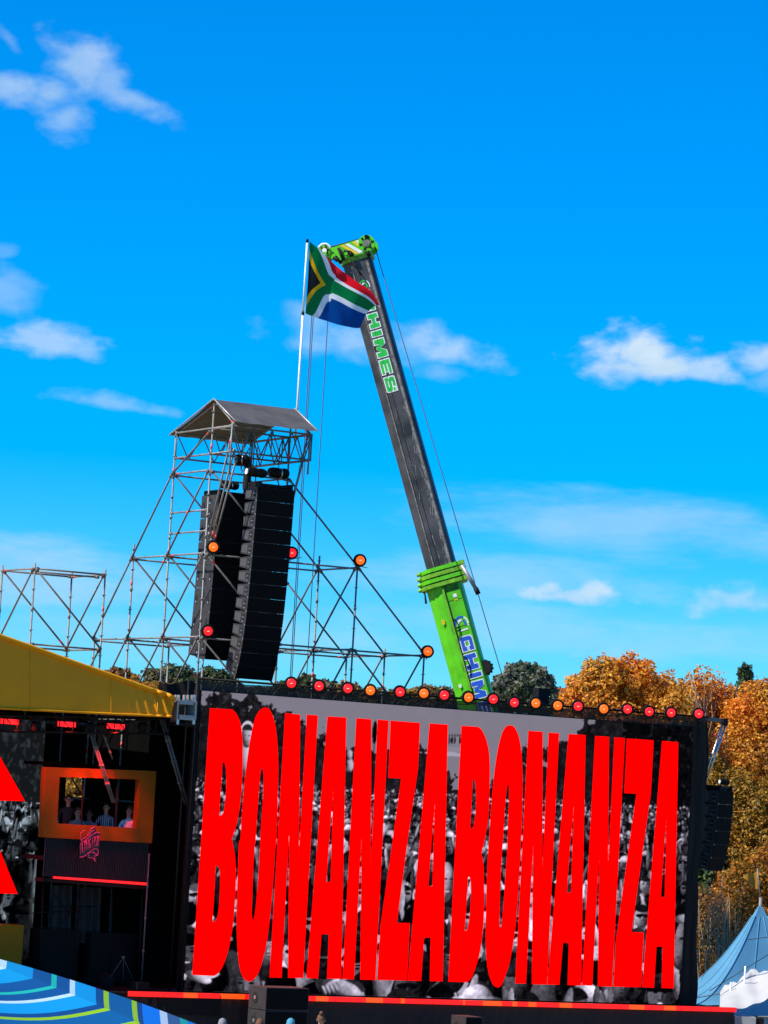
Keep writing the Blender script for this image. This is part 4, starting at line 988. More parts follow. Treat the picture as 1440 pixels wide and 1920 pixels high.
cb = MB(); rows = []
for j in range(9):
    t = j / 8; rows.append([gq(298 + 76 * i / 16, 1312 - (34 - 4 * math.sin(i * .4)) * t + .5 * i * .3, .8 + .05 * math.sin(i * .9 + t * 2)) for i in range(17)])
cb.grid(rows); o = cb.build('black_banner', M['black'], None); tag(o, 'slack black cloth banner stretched between the canopy tip and the screen', 'banner')

# legs and inclined struts in front of the dark opening
def strut(label, pts, r=.028, m='galv_dark', w=-.6):
    b = MB(); b.tube([gq(x, y, w) for x, y in pts], r, 8); d = gq(*pts[-1], w) - gq(*pts[0], w)
    for t in (.25, .5, .75): c_ = gq(*pts[0], w) + d * t; b.tube([c_ - d.normalized() * .04, c_ + d.normalized() * .04], r + .012, 8)
    o = b.build('strut', M[m], None); return tag(o, label, 'strut', 'inclined struts under the canopy')
strut('left tube of the paired inclined strut beside the big screen', [(301, 1348), (347, 1508)]); strut('right tube of the paired inclined strut beside the big screen', [(306, 1348), (352, 1508)])
strut('inclined strut crossing the upper edge of the yellow viewing box, left of a pair', [(166, 1366), (211, 1505)], .026); strut('inclined strut crossing the upper edge of the yellow viewing box, right of a pair', [(170, 1366), (215, 1505)], .026)
strut('short pale strut high above the yellow viewing box', [(192, 1370), (211, 1424)], .02)
strut('thin dark upright pole between the stage wing and the screen', [(352, 1508), (343, 1860)], .022)
strut('thin upright pole at the edge of the stage wing', [(280, 1600), (265, 1845)], .018)

wl = MB(); 
bwall = thing('stage_wing', 'black draped walls and floor inside the stage beside the screen', 'stage', gq(150, 1865, 3))
u0, z1 = guz(286, 1350, .3); u1, _ = guz(368, 1350, .3)
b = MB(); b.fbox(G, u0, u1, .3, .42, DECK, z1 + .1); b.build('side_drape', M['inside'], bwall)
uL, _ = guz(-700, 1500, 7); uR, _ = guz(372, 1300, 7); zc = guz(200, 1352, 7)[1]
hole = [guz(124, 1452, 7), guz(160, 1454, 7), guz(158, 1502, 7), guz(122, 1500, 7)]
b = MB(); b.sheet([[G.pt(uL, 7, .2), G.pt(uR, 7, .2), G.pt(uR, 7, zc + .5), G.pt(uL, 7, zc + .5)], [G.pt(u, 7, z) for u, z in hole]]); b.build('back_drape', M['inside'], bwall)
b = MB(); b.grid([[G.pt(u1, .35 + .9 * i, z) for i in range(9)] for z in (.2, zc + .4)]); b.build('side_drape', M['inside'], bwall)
b = MB(); b.fbox(G, uL, u1, -2.2, 7.2, DECK - .5, DECK - .01); b.build('stage_floor', M['blackpaint'], bwall)

# yellow framed viewing box
vb = thing('viewing_box', 'yellow framed viewing box on the dark stage wing with people inside', 'viewing box', gq(185, 1660, 1))
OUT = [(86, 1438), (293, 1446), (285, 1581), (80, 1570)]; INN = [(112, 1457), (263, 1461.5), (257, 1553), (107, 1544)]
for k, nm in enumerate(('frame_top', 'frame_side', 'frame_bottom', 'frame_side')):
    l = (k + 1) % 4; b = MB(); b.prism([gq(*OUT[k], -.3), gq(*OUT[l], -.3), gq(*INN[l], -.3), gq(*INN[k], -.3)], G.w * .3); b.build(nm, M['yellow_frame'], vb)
ua, zf = guz(90, 1556, .1); ub, zt_ = guz(284, 1447, .1)
b = MB(); b.fbox(G, ua, ub, .12, 3.0, zf - .75, zf - .65); b.build('platform', M['blackpaint'], vb)
b = MB(); b.fbox(G, ua, ub, .12, 3.2, zt_ + .02, zt_ + .1); b.build('box_roof', M['inside'], vb)
hole2 = [guz(121, 1450, 3.2), guz(162, 1452, 3.2), guz(160, 1505, 3.2), guz(119, 1503, 3.2)]
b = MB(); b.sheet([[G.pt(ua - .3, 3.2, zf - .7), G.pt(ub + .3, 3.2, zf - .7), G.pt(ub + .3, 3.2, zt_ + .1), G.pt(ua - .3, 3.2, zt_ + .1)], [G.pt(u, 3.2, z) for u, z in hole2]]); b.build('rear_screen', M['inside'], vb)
for x in (150, 214):
    b = MB(); b.tube([gq(x + 6, 1440, -.15), gq(x - 1, 1660, -.15)], .018, 8); b.build('front_pole', M['blackpaint'], vb)
b = MB(); b.tube([gq(131, 1452, 2.9), gq(152, 1490, 2.9)], .03, 6); b.tube([gq(128, 1496, 2.9), gq(170, 1497, 2.9)], .028, 6); b.build('rear_brace', M['galv'], vb)
# corrugated balustrade over a beam whose red light is put in as glow
c0, c1_, c2, c3 = (84, 1571), (279, 1581), (274, 1653), (79, 1643); rows = []
for j in range(2):
    r_ = []
    for i in range(241):
        t = i / 240; a = (c0[0] + (c1_[0] - c0[0]) * t, c0[1] + (c1_[1] - c0[1]) * t); c_ = (c3[0] + (c2[0] - c3[0]) * t, c3[1] + (c2[1] - c3[1]) * t)
        q = a if j == 0 else c_; r_.append(gq(q[0], q[1], -.2 - .035 * (1 if (i // 2) % 2 else -1)))
    rows.append(r_)
M['corr'] = mat('corrugated_dark_sheet', (.045, .034, .04), .5, .2, .2, 6)
b = MB(); b.grid(rows, 0, False); b.build('corrugated_sheet', M['corr'], vb)
b = MB(); b.prism([gq(100, 1643, -.28), gq(276, 1655, -.28), gq(275, 1660, -.28), (gq(99, 1647, -.28))], -G.w * .04); b.build('red_beam_glow', M['wash'], vb)  # beam lit red by the stage lights, drawn as a glowing strip
b = MB(); b.prism([gq(80, 1646, -.2), gq(276, 1660, -.2), gq(275, 1668, -.2), gq(79, 1653, -.2)], G.w * .5); b.build('floor_beam', M['blackpaint'], vb)
for x in (82, 150, 212, 268):
    b = MB(); b.tube([gq(x, 1652, .1), gq(x - 9, 1856, .1)], .022, 8); b.build('post', M['blackpaint'], vb)
for (x0, y0, x1, y1) in ((60, 1712, 150, 1708), (100, 1675, 145, 1730), (150, 1668, 100, 1760), (75, 1700, 180, 1700), (75, 1738, 150, 1742)):
    b = MB(); b.tube([gq(x0, y0, .3), gq(x1, y1, .3)], .013, 6); b.build('brace', M['blackpaint'], vb)
# hanging neon-style sign
M['neon'] = mat('pink_sign_paint', (.5, .05, .16), .5, 0, .1, 8, emit=(.6, .03, .13), estr=.22)
M['signplate'] = mat('dark_sign_plate', (.04, .008, .018), .5, 0, .2, 6)
sg = thing('hanging_sign', 'pink outlined FLYING FISH sign hanging on the front of the viewing box', 'sign', gq(167, 1618, -.6))
V = lambda x, y: (130 + x / 14.4, 1530 + y / 14.4)
def vq(x, y, w=-.62): return gq(*V(x, y), w)
plate = [(300, 620), (420, 620), (560, 470), (650, 310), (720, 320), (720, 450), (830, 470), (800, 860), (770, 1060), (690, 1100), (700, 1230), (620, 1150), (510, 1120), (520, 1050), (380, 1120), (280, 1100)]
b = MB(); b.prism([vq(x, y, -.6) for x, y in plate], G.w * .03); b.build('plate', M['signplate'], sg)
def neon(pts, r=.0085):
    sm = smoothed([pts]); b = MB(); b.tube([vq(x, y) for x, y in sm], r, 6); b.build('outline_tube', M['neon'], sg)
neon([(430, 385), (370, 400), (310, 480), (295, 590), (330, 670), (390, 680), (500, 600), (620, 510), (720, 450), (830, 460)])
neon([(300, 650), (440, 580), (530, 450), (600, 340), (690, 300)]); neon([(520, 560), (600, 430), (700, 360)], .008)
neon([(280, 1095), (340, 1115), (430, 1070), (560, 970), (660, 895), (740, 890), (780, 940), (780, 1010), (740, 1070), (670, 1070)]); neon([(600, 990), (650, 985), (700, 1020), (760, 1045)], .008)
neon([(530, 1050), (505, 1090), (530, 1130), (610, 1125), (660, 1160), (705, 1235)]); neon([(690, 1080), (690, 1150), (705, 1235)], .008)
GL = {'F': [((0, 0), (0, 1), (1, 1)), ((0, .52), (.8, .52))], 'L': [((0, 1), (0, 0), (1, 0))], 'Y': [((0, 1), (.5, .5), (1, 1)), ((.5, .5), (.5, 0))], 'I': [((.5, 0), (.5, 1))], 'N': [((0, 0), (0, 1), (1, 0), (1, 1))],
      'G': [((1, .8), (.7, 1), (.2, 1), (0, .7), (0, .3), (.2, 0), (.8, 0), (1, .25), (1, .5), (.6, .5))], 'S': [((1, .85), (.7, 1), (.2, 1), (0, .75), (.2, .55), (.8, .45), (1, .25), (.8, 0), (.2, 0), (0, .15))], 'H': [((0, 0), (0, 1)), ((1, 0), (1, 1)), ((0, .5), (1, .5))]}
x = 300
for ch in 'FLYING FISH':
    wd = {'I': 18, ' ': 22}.get(ch, 38)
    if ch != ' ':
        t = (x - 300) / 500; yb = 1010 - 215 * t - 30 * math.sin(t * 3.14); yt = 745 - 215 * t - 20 * math.sin(t * 3.14)
        b = MB()
        for st in GL[ch]: b.tube([vq(x + wd * a - 4, yb + (yt - yb) * c_ - a * wd * .42, -.63) for a, c_ in st], .0062, 5)
        b.build('sign_letter', M['neon'], sg)
    x += wd + 14
# red wash lights hanging under the canopy edge
for (x, y, lb_) in ((18, 1353, 'red wash light bar under the canopy, nearest the left edge of the photo'), (125, 1358, 'red wash light bar under the canopy, middle of three'), (217, 1362, 'red wash light bar under the canopy, closest to the big screen')):
    rt = thing('wash_light', lb_, 'stage light', gq(x, y, -1), 'red wash lights under the canopy')
    c_ = gq(x, y, -1.0); b = MB(); b.box(c_ + Vector((0, .12, .03)), (G.u, G.w, G.z), (.27, .1, .1)); b.build('housing', M['blackpaint'], rt)
    b = MB(); b.box(c_ + Vector((0, .005, 0)), (G.u, G.w, G.z), (.235, .012, .062)); b.build('lens', M['wash'], rt)
    b = MB(); b.tube([c_ + Vector((-.2, .12, .1)), c_ + Vector((-.2, .12, .4))], .015, 6); b.tube([c_ + Vector((.2, .12, .1)), c_ + Vector((.2, .12, .4))], .015, 6); b.build('bracket', M['blackpaint'], rt)
    l_ = bpy.data.lights.new('wash_beam', 'SPOT'); l_.energy = 620; l_.color = (1, .03, .02); l_.spot_size = R(60); l_.spot_blend = 1; l_.shadow_soft_size = .1
    lo = bpy.data.objects.new('wash_beam', l_); lo.location = (c_ + Vector((0, -.08, -.02))) - rt.location; link(lo, rt)
    tgt = gq(185, 1500, -.5); lo.rotation_euler = (tgt - c_).to_track_quat('-Z', 'Y').to_euler()
for (x, y) in ((68, 1350), (170, 1352), (268, 1352)):
    rt = thing('moving_head_light', {68: 'unlit black stage light under the canopy between the first two red bars', 170: 'unlit black stage light under the canopy above the viewing box', 268: 'unlit black stage light under the canopy nearest the truss block'}[x], 'stage light', gq(x, y, -.9), 'unlit stage lights under the canopy')
    c_ = gq(x, y, -.9); b = MB(); b.box(c_ + Vector((0, 0, .05)), (G.u, G.w, G.z), (.16, .12, .05)); b.build('base', M['blackpaint'], rt)
    b = MB(); b.tube([c_ + Vector((0, 0, -.05)), c_ + Vector((0, -.02, -.12)), c_ + Vector((0, -.05, -.3))], [.1, .13, .11], 12); b.build('head', M['blackpaint'], rt)
# second screen deeper on the stage, only its edge in view
R2W, R2H = 150, 230
im2, ell2 = crowd_picture(R2W, R2H, 23, None, 1.7, .70)
fy2 = (np.arange(R2H) / R2H)[:, None]; rg2 = np.random.default_rng(8); im2 = np.where(fy2 > .66, .01 + np.clip(noise2(R2H, R2W, 5, rg2, 3) - .55, 0, 1) * .14, np.clip(im2 - .006, 0, 1) * (.5 + noise2(R2H, R2W, 5, rg2, 3)) * 1.25)
ua, za = guz(-130, 1800, 2.0); ub, zb = guz(83, 1352, 2.0)
s2 = thing('side_video_screen', 'edge of a second video screen with a bluish crowd picture and red letter', 'screen', G.pt((ua + ub) / 2, 2, za))
led_grid('crowd_picture', G, ua, guz(70, 1600, 2)[0], za, zb, 2.0, im2, np.array([.86, 1.05, 1.22]), M['led'], s2, .6)
b = MB(); b.fbox(G, ua - .05, guz(72, 1600, 2)[0], 2.03, 2.25, za - .03, zb + .03); b.build('backing', M['blackpaint'], s2)
b = MB(); b.sheet([quad([(-120, 1350), (-32, 1362), (47, 1502), (-130, 1498)], 1.985)]); b.sheet([quad([(-125, 1570), (-8, 1575), (33, 1676), (-128, 1672)], 1.985)]); b.build('letter', M['red_led'], s2, recalc=False)
pd = MB(); u0, z0 = guz(-140, 1800, 1.2); u1, z1 = guz(45, 1735, 1.2); pd.fbox(G, u0, u1, 1.2, 1.9, DECK, z1)
o = pd.build('podium', M['podium'], None); tag(o, 'plain ochre podium in front of the side screen', 'podium')
# odds and ends in the dark wing
for (pts, lb_) in (([(100, 1660), (112, 1668), (122, 1660), (136, 1663), (130, 1760), (98, 1755)], 'grey plastic sheet hanging below the viewing box, left piece'), ([(154, 1666), (190, 1664), (186, 1755), (150, 1768)], 'grey plastic sheet hanging below the viewing box, right piece')):
    b = MB(); x0 = min(p[0] for p in pts); x1 = max(p[0] for p in pts); y0 = min(p[1] for p in pts); y1 = max(p[1] for p in pts)
    rows = [[gq(x0 + (x1 - x0) * i / 14 - 4 * j / 10, y0 + (y1 - y0) * j / 10, 1.0 + .06 * math.sin(i * 1.3) + .03 * math.sin(i * 2.9 + j)) for i in range(15)] for j in range(11)]
    b.grid(rows); o = b.build('plastic_sheet', M['grey_drape'], None); tag(o, lb_, 'sheet', 'grey sheets below the viewing box')
def crate(label, x0, y0, x1, y1, w, d, m='blackpaint', name='flight_case', cat='case'):
    u0, z0 = guz(x0, y1, w); u1, z1 = guz(x1, y0, w); rt = thing(name, label, cat, G.pt((u0 + u1) / 2, w + d / 2, DECK))
    z0 = DECK
    b = MB(); b.fbox(G, u0, u1, w, w + d, z0 + .06, z1); b.build('body', M[m], rt)
    for (a, e) in ((u0, u0 + .03), (u1 - .03, u1)): b = MB(); b.fbox(G, a - .004, e + .004, w - .004, w + .03, z0 + .06, z1 + .004); b.build('edge_profile', M['blackpaint'], rt)
    b = MB(); b.fbox(G, u0 - .002, u1 + .002, w - .003, w + .02, z1 - .14, z1 - .12); b.build('lid_line', M['blackpaint'], rt)
    for a in (u0 + .08, u1 - .08):
        for c_ in (w + .1, w + d - .1): b = MB(); p = G.pt(a, c_, z0 + .03); b.tube([p - G.u * .015, p + G.u * .015], .035, 10); b.build('castor', M['recess'], rt)
crate('black equipment case low in the dark wing under the viewing box', 72, 1745, 150, 1850, .9, .8); crate('second black case beside the grey sheets in the dark wing', 165, 1752, 262, 1850, .7, .9)
crate('small black monitor box beside the start of the red light bars', 257, 1843, 280, 1868, -1.9, .5, name='monitor_box', cat='speaker')
crate('small case with pale corners on the wing floor', 197, 1828, 214, 1855, -.9, .4)
b = MB(); b.tube([gq(231, 1796, -1), gq(205, 1835, -1)], .006, 5); b.tube([gq(231, 1796, -1), gq(250, 1838, -1)], .006, 5); b.tube([gq(231, 1796, -1), gq(231, 1840, -.9)], .006, 5); b.box(gq(231, 1795, -1), (G.u, G.w, G.z), (.03, .03, .03))
o = b.build('microphone_stand', M['galv_dark'], None); tag(o, 'thin dark tripod stand on the wing floor', 'stand')

# ------------------------------------------------------------------ things beside the right end of the screen
ar = thing('outrigger_arm', 'dark bar and bright inclined tube pair holding the small speakers beyond the screen', 'bracket', S.q(1330, 1480, .6))
b = MB(); b.prism([S.q(1317, 1343, .2), S.q(1353, 1347, .2), S.q(1352, 1354, .2), S.q(1317, 1350, .2)], S.w * .12); b.build('bar', M['galv_dark'], ar)
for d in (0, 5.5):
    b = MB(); b.tube([S.q(1358 + d * 1.2, 1349, .3), S.q(1313 + d, 1482, .3)], .026, 8); b.build('inclined_tube', [M['steel']], ar)
b = MB(); b.box(S.q(1358, 1354, .3), (S.u, S.w, S.z), (.07, .08, .1)); b.build('clamp', M['blackpaint'], ar)
b = MB(); b.tube([S.q(1344, 1375, .3), S.q(1342, 1380, .3)], .034, 8); b.build('red_band', M['red_mark'], ar)
S2 = Frame(S.q(1349, 1480, .9), 52)
u0 = 0
for i, (name, n) in enumerate((('line_array', 6),)):
    o_ = (S.q(1349, 1482, .9) - S2.o); zt2 = S.q(1349, 1482, .9).z
    line_array('line_array', 'small dark hanging speaker column against the autumn trees beyond the screen', S2, -.0, .72, 0, zt2, 6, .37, .75, [1, 2, 4, 7, 11, 15], 'small')
hc = S.q(1358, 1466, 1.1); chain_hoist('small silver ended hoist above the speaker column beyond the screen', hc, S.u, .075, .3, S.q(1358, 1352, 1.1).z, face=True)

pw = MB(); pw.box(S.q(1014, 1306, 1.6), (S.u, S.w, S.z), (.17, .15, .22)); pw.box(S.q(1014, 1306, 1.6) - S.w * .153, (S.u, S.w, S.z), (.13, .004, .17), 1); pw.tube([S.q(1014, 1318, 1.6), S.q(1013, 1420, 1.6)], .03, 8)
o = pw.build('relay_box', [M['blackpaint'], M['recess']], None); tag(o, 'small black box standing up behind the lamps beside the grey green tree', 'box')
# ------------------------------------------------------------------ speakers in front of the stage
def sub_stack(label, px0, py0, px1, zbase, n, fr, w, dep, group='ground speakers'):
    u0, zt = fr.uz(px0, py0, w); u1, _ = fr.uz(px1, py0, w); rt = thing('ground_speaker', label, 'speaker', fr.pt((u0 + u1) / 2, w + dep / 2, zbase), group)
    h = .56; z = zt
    for i in range(n):
        zb_ = max(zbase, z - h)
        b = MB(); b.fbox(fr, u0, u1, w, w + dep, zb_ + .008, z - .008); cab = b.build('cabinet', M['box_side'], rt)
        b = MB(); b.fbox(fr, u0 + .02, u1 - .02, w - .012, w - .002, zb_ + .03, z - .03); b.build('front_grille', M['box_front'], cab)
        c_ = fr.pt(u0 - .002, w + dep * .62, (z + zb_) / 2); b = MB(); b.tube([c_ + fr.u * .02, c_ - fr.u * .012], .13, 16); b.build('side_port', M['recess'], cab)
        b = MB(); b.tube([c_ - fr.u * .013, c_ - fr.u * .02], .05, 10); b.build('handle', M['steel'], cab)
        z = zb_
        if z <= zbase + .05: break
    return rt
M['box_side'].node_tree.nodes['Principled BSDF'].inputs['Roughness'].default_value = .55
SF = Frame(S.q(500, 1851, -2.2), 33)
sub_stack('stack of two square black speakers standing before the stage light bars', 500, 1851, 580, .1, 3, SF, 0, .8)
SF2 = Frame(S.q(872, 1906, -2.6), 30)
sub_stack('low black speaker at the foot of the stage skirt, lower middle of the photo', 874, 1906, 905, .0, 3, SF2, 0, .7)
# ------------------------------------------------------------------ trees
M['leaf'] = attr_mat('leaves', rough=.55, trans=.38, spec=.3)
nr = np.random.default_rng(5)
PAL = {
    'orange': [(.46, .17, .012), (.55, .24, .015), (.36, .12, .012), (.5, .28, .03), (.28, .1, .015), (.62, .34, .03)],
    'gold': [(.42, .26, .02), (.36, .2, .02), (.3, .2, .025), (.48, .32, .04), (.2, .14, .02)],
    'olive': [(.22, .14, .015), (.15, .12, .015), (.28, .19, .02), (.34, .22, .025), (.1, .085, .015), (.3, .14, .015)],
    'rust': [(.2, .09, .03), (.26, .13, .035), (.16, .09, .03), (.3, .18, .05)],
    'green': [(.05, .085, .025), (.07, .1, .03), (.035, .06, .02), (.1, .11, .03)],
    'grey': [(.11, .125, .085), (.14, .15, .1), (.09, .1, .07), (.18, .18, .12)],
    'brown': [(.1, .075, .03), (.13, .09, .035), (.075, .065, .03), (.16, .12, .04)],
    'dark': [(.02, .032, .018), (.03, .045, .025), (.045, .06, .035)],
    'dry': [(.3, .2, .09), (.2, .13, .05), (.36, .25, .1), (.14, .09, .04), (.26, .15, .04)],
}
GAIN = np.array([1.75, 1.27, 1.1])
def leaf_mesh(name, blobs, n, size, pals, parent, shell=.55):
    """blobs: (centre, (rx, ry, rz)); leaves are small bent quads spread through the outer part of each blob"""
    base = np.array(wloc(parent)); wts = np.array([r[0] * r[2] for _, r in blobs]); wts = wts / wts.sum()
    which = nr.choice(len(blobs), n, p=wts)
    C_ = np.array([c for c, _ in blobs])[which]; R_ = np.array([r for _, r in blobs])[which]
    d = nr.normal(size=(n, 3)); d /= np.linalg.norm(d, axis=1)[:, None]
    rad = (shell + (1.06 - shell) * nr.random(n) ** .7)[:, None]
    bump = 1 + .24 * np.sin(d[:, :1] * 7 + which[:, None] * 1.7) * np.sin(d[:, 2:3] * 6 + which[:, None]) + .07 * np.sin(d[:, 1:2] * 17 + d[:, 2:3] * 13)
    p = C_ + d * R_ * rad * bump
    a = nr.normal(size=(n, 3)); a /= np.linalg.norm(a, axis=1)[:, None]
    nrm = d + nr.normal(size=(n, 3)) * .8 + np.array([0, 0, .35]); bvec = np.cross(nrm, a); bvec /= np.linalg.norm(bvec, axis=1)[:, None] + 1e-9
    avec = np.cross(bvec, nrm); avec /= np.linalg.norm(avec, axis=1)[:, None] + 1e-9
    s = (size * (.55 + .9 * nr.random(n)))[:, None]
    v = np.stack([p - avec * s * .5, p + bvec * s * .34, p + avec * s * .5, p - bvec * s * .34], 1).reshape(-1, 3) - base
    quads = np.arange(n * 4).reshape(n, 4)
    pal = np.array([c for q in pals for c in PAL[q]]); 
    clump = (np.sin(p[:, 0] * 1.9 + 1) + np.sin(p[:, 2] * 2.3 + p[:, 0]) + nr.normal(size=n) * 1.1); k = np.clip(((clump + 3) / 6 * len(pal)).astype(int), 0, len(pal) - 1)
    col = np.clip(pal[k] * (GAIN if pals[0] == 'orange' else np.array([1.4, 1.02, .9]) if pals[0] == 'gold' else np.array([1.1, .88, .75]) if pals[0] == 'dry' else np.array([1.2, 1.0, .9]) if pals[0] == 'olive' else 1.2) * (.7 + .6 * nr.random(n))[:, None], 0, .9)
    cols = np.ones((n * 4, 4)); cols[:, :3] = np.repeat(col, 4, axis=0)
    return np_mesh(name, v, quads, M['leaf'], cols, parent)
def limb_tree(root, base, blobs, tr=.16):
    b = MB(); top = sum((Vector(c) for c, _ in blobs), Vector()) / len(blobs)
    fork = Vector((base.x, base.y, base.z + (top.z - base.z) * .45))
    b.tube([base, base + Vector((.05, 0, (fork.z - base.z) * .5)), fork], [tr * 1.3, tr, tr * .8], 9); b.build('trunk', M['bark'], root)
    for c, r in blobs:
        b = MB(); c = Vector(c); m_ = fork.lerp(c, .5) + Vector((nr.normal() * .15, nr.normal() * .15, .2)); b.tube([fork, m_, c + Vector((0, 0, r[2] * .5))], [tr * .6, tr * .35, tr * .1], 7); b.build('limb', M['bark'], root)
def tree(name, label, depth, ell_px, n, size, pals, group, cat='tree', shell=.55, dscale=1.0, trunk=.16):
    """ell_px: list of (px, py, rx_px, ry_px, depth offset) crown lobes as seen in the photo, built at real size at that depth"""
    blobs = []
    for (x, y, rx, ry, dd) in ell_px:
        D = depth + dd; k = D / F; c = P(x, y, D); blobs.append((tuple(c), (rx * k, rx * k * dscale, ry * k)))
    cx = sum(c[0] for c, _ in blobs) / len(blobs); cy = sum(c[1] for c, _ in blobs) / len(blobs)
    root = thing(name, label, cat, Vector((cx, cy, 0)), group)
    leaf_mesh('crown', blobs, n, size, pals, root, shell); limb_tree(root, Vector((cx, cy, 0)), blobs, trunk); return root
AG = 'autumn trees beyond the screen'
tree('autumn_tree', 'bright orange tree rising above the right half of the screen top', 116, [(1120, 1305, 62, 62, 0), (1180, 1292, 62, 60, .5), (1140, 1268, 40, 36, -.3), (1225, 1315, 58, 52, 1), (1085, 1330, 40, 40, 0), (1165, 1380, 110, 80, .5), (1255, 1345, 50, 55, 0)], 36000, .125, ['orange', 'gold'], AG)
tree('autumn_tree', 'orange brown tree with thin twiggy top at the corner of the screen', 121, [(1300, 1345, 60, 60, 0), (1345, 1330, 50, 50, -.5), (1320, 1410, 85, 70, 0), (1290, 1300, 26, 24, 0), (1375, 1370, 52, 60, 0)], 26000, .115, ['orange', 'rust', 'gold'], AG)
tree('autumn_tree', 'golden orange tree reaching the right edge of the photo', 118, [(1412, 1350, 58, 62, 0), (1455, 1330, 60, 60, 0), (1400, 1430, 75, 70, -.5), (1470, 1420, 80, 90, 0), (1440, 1300, 30, 26, 0)], 28000, .115, ['orange', 'gold', 'rust'], AG)
tree('autumn_tree', 'yellow green tree behind the small hanging speakers', 115, [(1400, 1520, 70, 72, 0), (1350, 1500, 55, 55, .5), (1450, 1580, 80, 75, -.3), (1395, 1600, 60, 60, 0), (1330, 1450, 40, 40, 1)], 28000, .105, ['olive', 'gold', 'olive'], AG)
tree('autumn_tree', 'low orange and olive tree behind the pennant on the blue tent', 112, [(1395, 1660, 55, 45, 0), (1440, 1650, 60, 60, .5), (1370, 1700, 40, 45, 0), (1430, 1730, 60, 55, 0), (1395, 1740, 45, 60, .4)], 20000, .1, ['olive', 'orange', 'rust'], AG)
tree('conifer_tree', 'dark green conifer between the screen edge and the small speakers', 113, [(1322, 1560, 32, 60, 0), (1318, 1610, 36, 50, .2), (1335, 1640, 34, 40, 0), (1318, 1680, 40, 40, 0)], 7000, .16, ['dark', 'green'], None)
tree('dry_shrub', 'tangled brown shrub with bare stems beside the screen edge', 110, [(1325, 1730, 45, 60, 0), (1370, 1780, 55, 60, .3), (1320, 1820, 45, 60, 0), (1385, 1720, 40, 50, .5), (1290, 1780, 40, 80, .8)], 13000, .09, ['dry', 'olive', 'rust'], None, 'shrub', .25)
b = MB(); r_ = random.Random(9)
sb = thing('bare_bush', 'pale leafless stems of a bush standing beside the screen edge', 'bush', P(1350, 1880, 109))
for k in range(34):
    x = r_.uniform(1308, 1385); p0 = P(x, 1890, 109 + r_.uniform(-.5, .5)); p0.z = 0
    hgt = r_.uniform(150, 250); p3 = P(x + r_.uniform(-40, 25), 1880 - hgt, 108.9 + r_.uniform(-.6, .6)); p1 = p0.lerp(p3, .5) + Vector((r_.uniform(-.3, .3), 0, .1))
    b = MB(); b.tube([p0, p1, p3], [.022, .016, .006], 5)
    for q in range(3):
        a = p1.lerp(p3, r_.uniform(.1, .8)); b.tube([a, a + Vector((r_.uniform(-.35, .35), r_.uniform(-.2, .2), r_.uniform(.2, .6)))], [.009, .003], 4)
    b.build('stem', M['twig'], sb)
tw_ = thing('bare_twig_tree', 'thin nearly leafless branches poking above the autumn trees', 'tree', P(1320, 1400, 119.5))
tw_.location.z = 0
base_ = P(1320, 1420, 119.5); b = MB(); b.tube([Vector((base_.x, base_.y, 0)), base_], [.12, .06], 7); b.build('trunk', M['bark'], tw_)
for k in range(16):
    e = P(1320 + r_.uniform(-38, 38), 1252 + r_.uniform(0, 36), 119.5 + r_.uniform(-.6, .6)); m_ = base_.lerp(e, .5) + Vector((r_.uniform(-.2, .2), 0, 0))
    b = MB(); b.tube([base_, m_, e], [.04, .022, .006], 5)
    for q in range(4): a = m_.lerp(e, r_.uniform(.2, .95)); b.tube([a, a + Vector((r_.uniform(-.3, .3), r_.uniform(-.2, .2), r_.uniform(.1, .35)))], [.01, .004], 4)
    b.build('branch', M['twig'], tw_)
leaf_mesh('crown', [(tuple(P(1320, 1280, 119.5)), (.75, .6, .6))], 420, .12, ['orange', 'gold'], tw_, .2)
FG = 'far trees on the skyline'
tree('evergreen_tree', 'grey green rounded tree on the skyline beside the crane boom', 165, [(965, 1290, 42, 40, 0), (1000, 1280, 34, 32, 0), (945, 1310, 30, 35, 0), (1010, 1310, 40, 40, 0), (980, 1262, 26, 20, 0)], 17000, .18, ['grey', 'grey', 'green'], FG, dscale=1)
tree('evergreen_tree', 'narrow dark cypress top above the golden trees', 135, [(1397, 1262, 14, 18, 0), (1400, 1290, 17, 30, 0), (1400, 1340, 22, 45, 0)], 3500, .14, ['dark', 'green'], FG)
tree('evergreen_tree', 'dark brown green tree seen through the scaffold, left of the speakers', 175, [(325, 1272, 40, 26, 0), (355, 1285, 36, 26, 0), (300, 1285, 30, 24, 0), (285, 1262, 16, 8, 0), (330, 1310, 60, 40, 0)], 10000, .2, ['brown', 'green', 'dark'], FG)
tree('evergreen_tree', 'dark tree under the rear speaker column on the skyline', 180, [(398, 1272, 28, 20, 0), (420, 1285, 30, 24, 0), (390, 1300, 40, 40, 0)], 5000, .2, ['green', 'dark'], FG)
tree('evergreen_tree', 'small golden brown tree above the canopy edge', 170, [(220, 1268, 26, 16, 0), (240, 1285, 30, 22, 0), (205, 1285, 22, 22, 0)], 5000, .18, ['gold', 'brown', 'rust'], FG)
tree('evergreen_tree', 'low olive yellow tree top just above the canopy edge beside the scaffold', 160, [(260, 1292, 34, 14, 0), (300, 1292, 40, 12, 0), (280, 1310, 60, 20, 0)], 5000, .18, ['olive', 'gold'], FG)
far = [(575, 1278, 18, 14, ['brown', 'green']), (612, 1288, 20, 12, ['green', 'brown']), (650, 1290, 24, 12, ['rust', 'brown']), (700, 1300, 26, 12, ['brown', 'rust']), (755, 1300, 26, 10, ['green', 'olive']), (805, 1298, 34, 14, ['olive', 'brown']), (840, 1302, 20, 14, ['brown']), (530, 1290, 20, 12, ['green']), (455, 1296, 28, 10, ['green', 'brown']), (490, 1298, 26, 10, ['brown', 'dark'])]
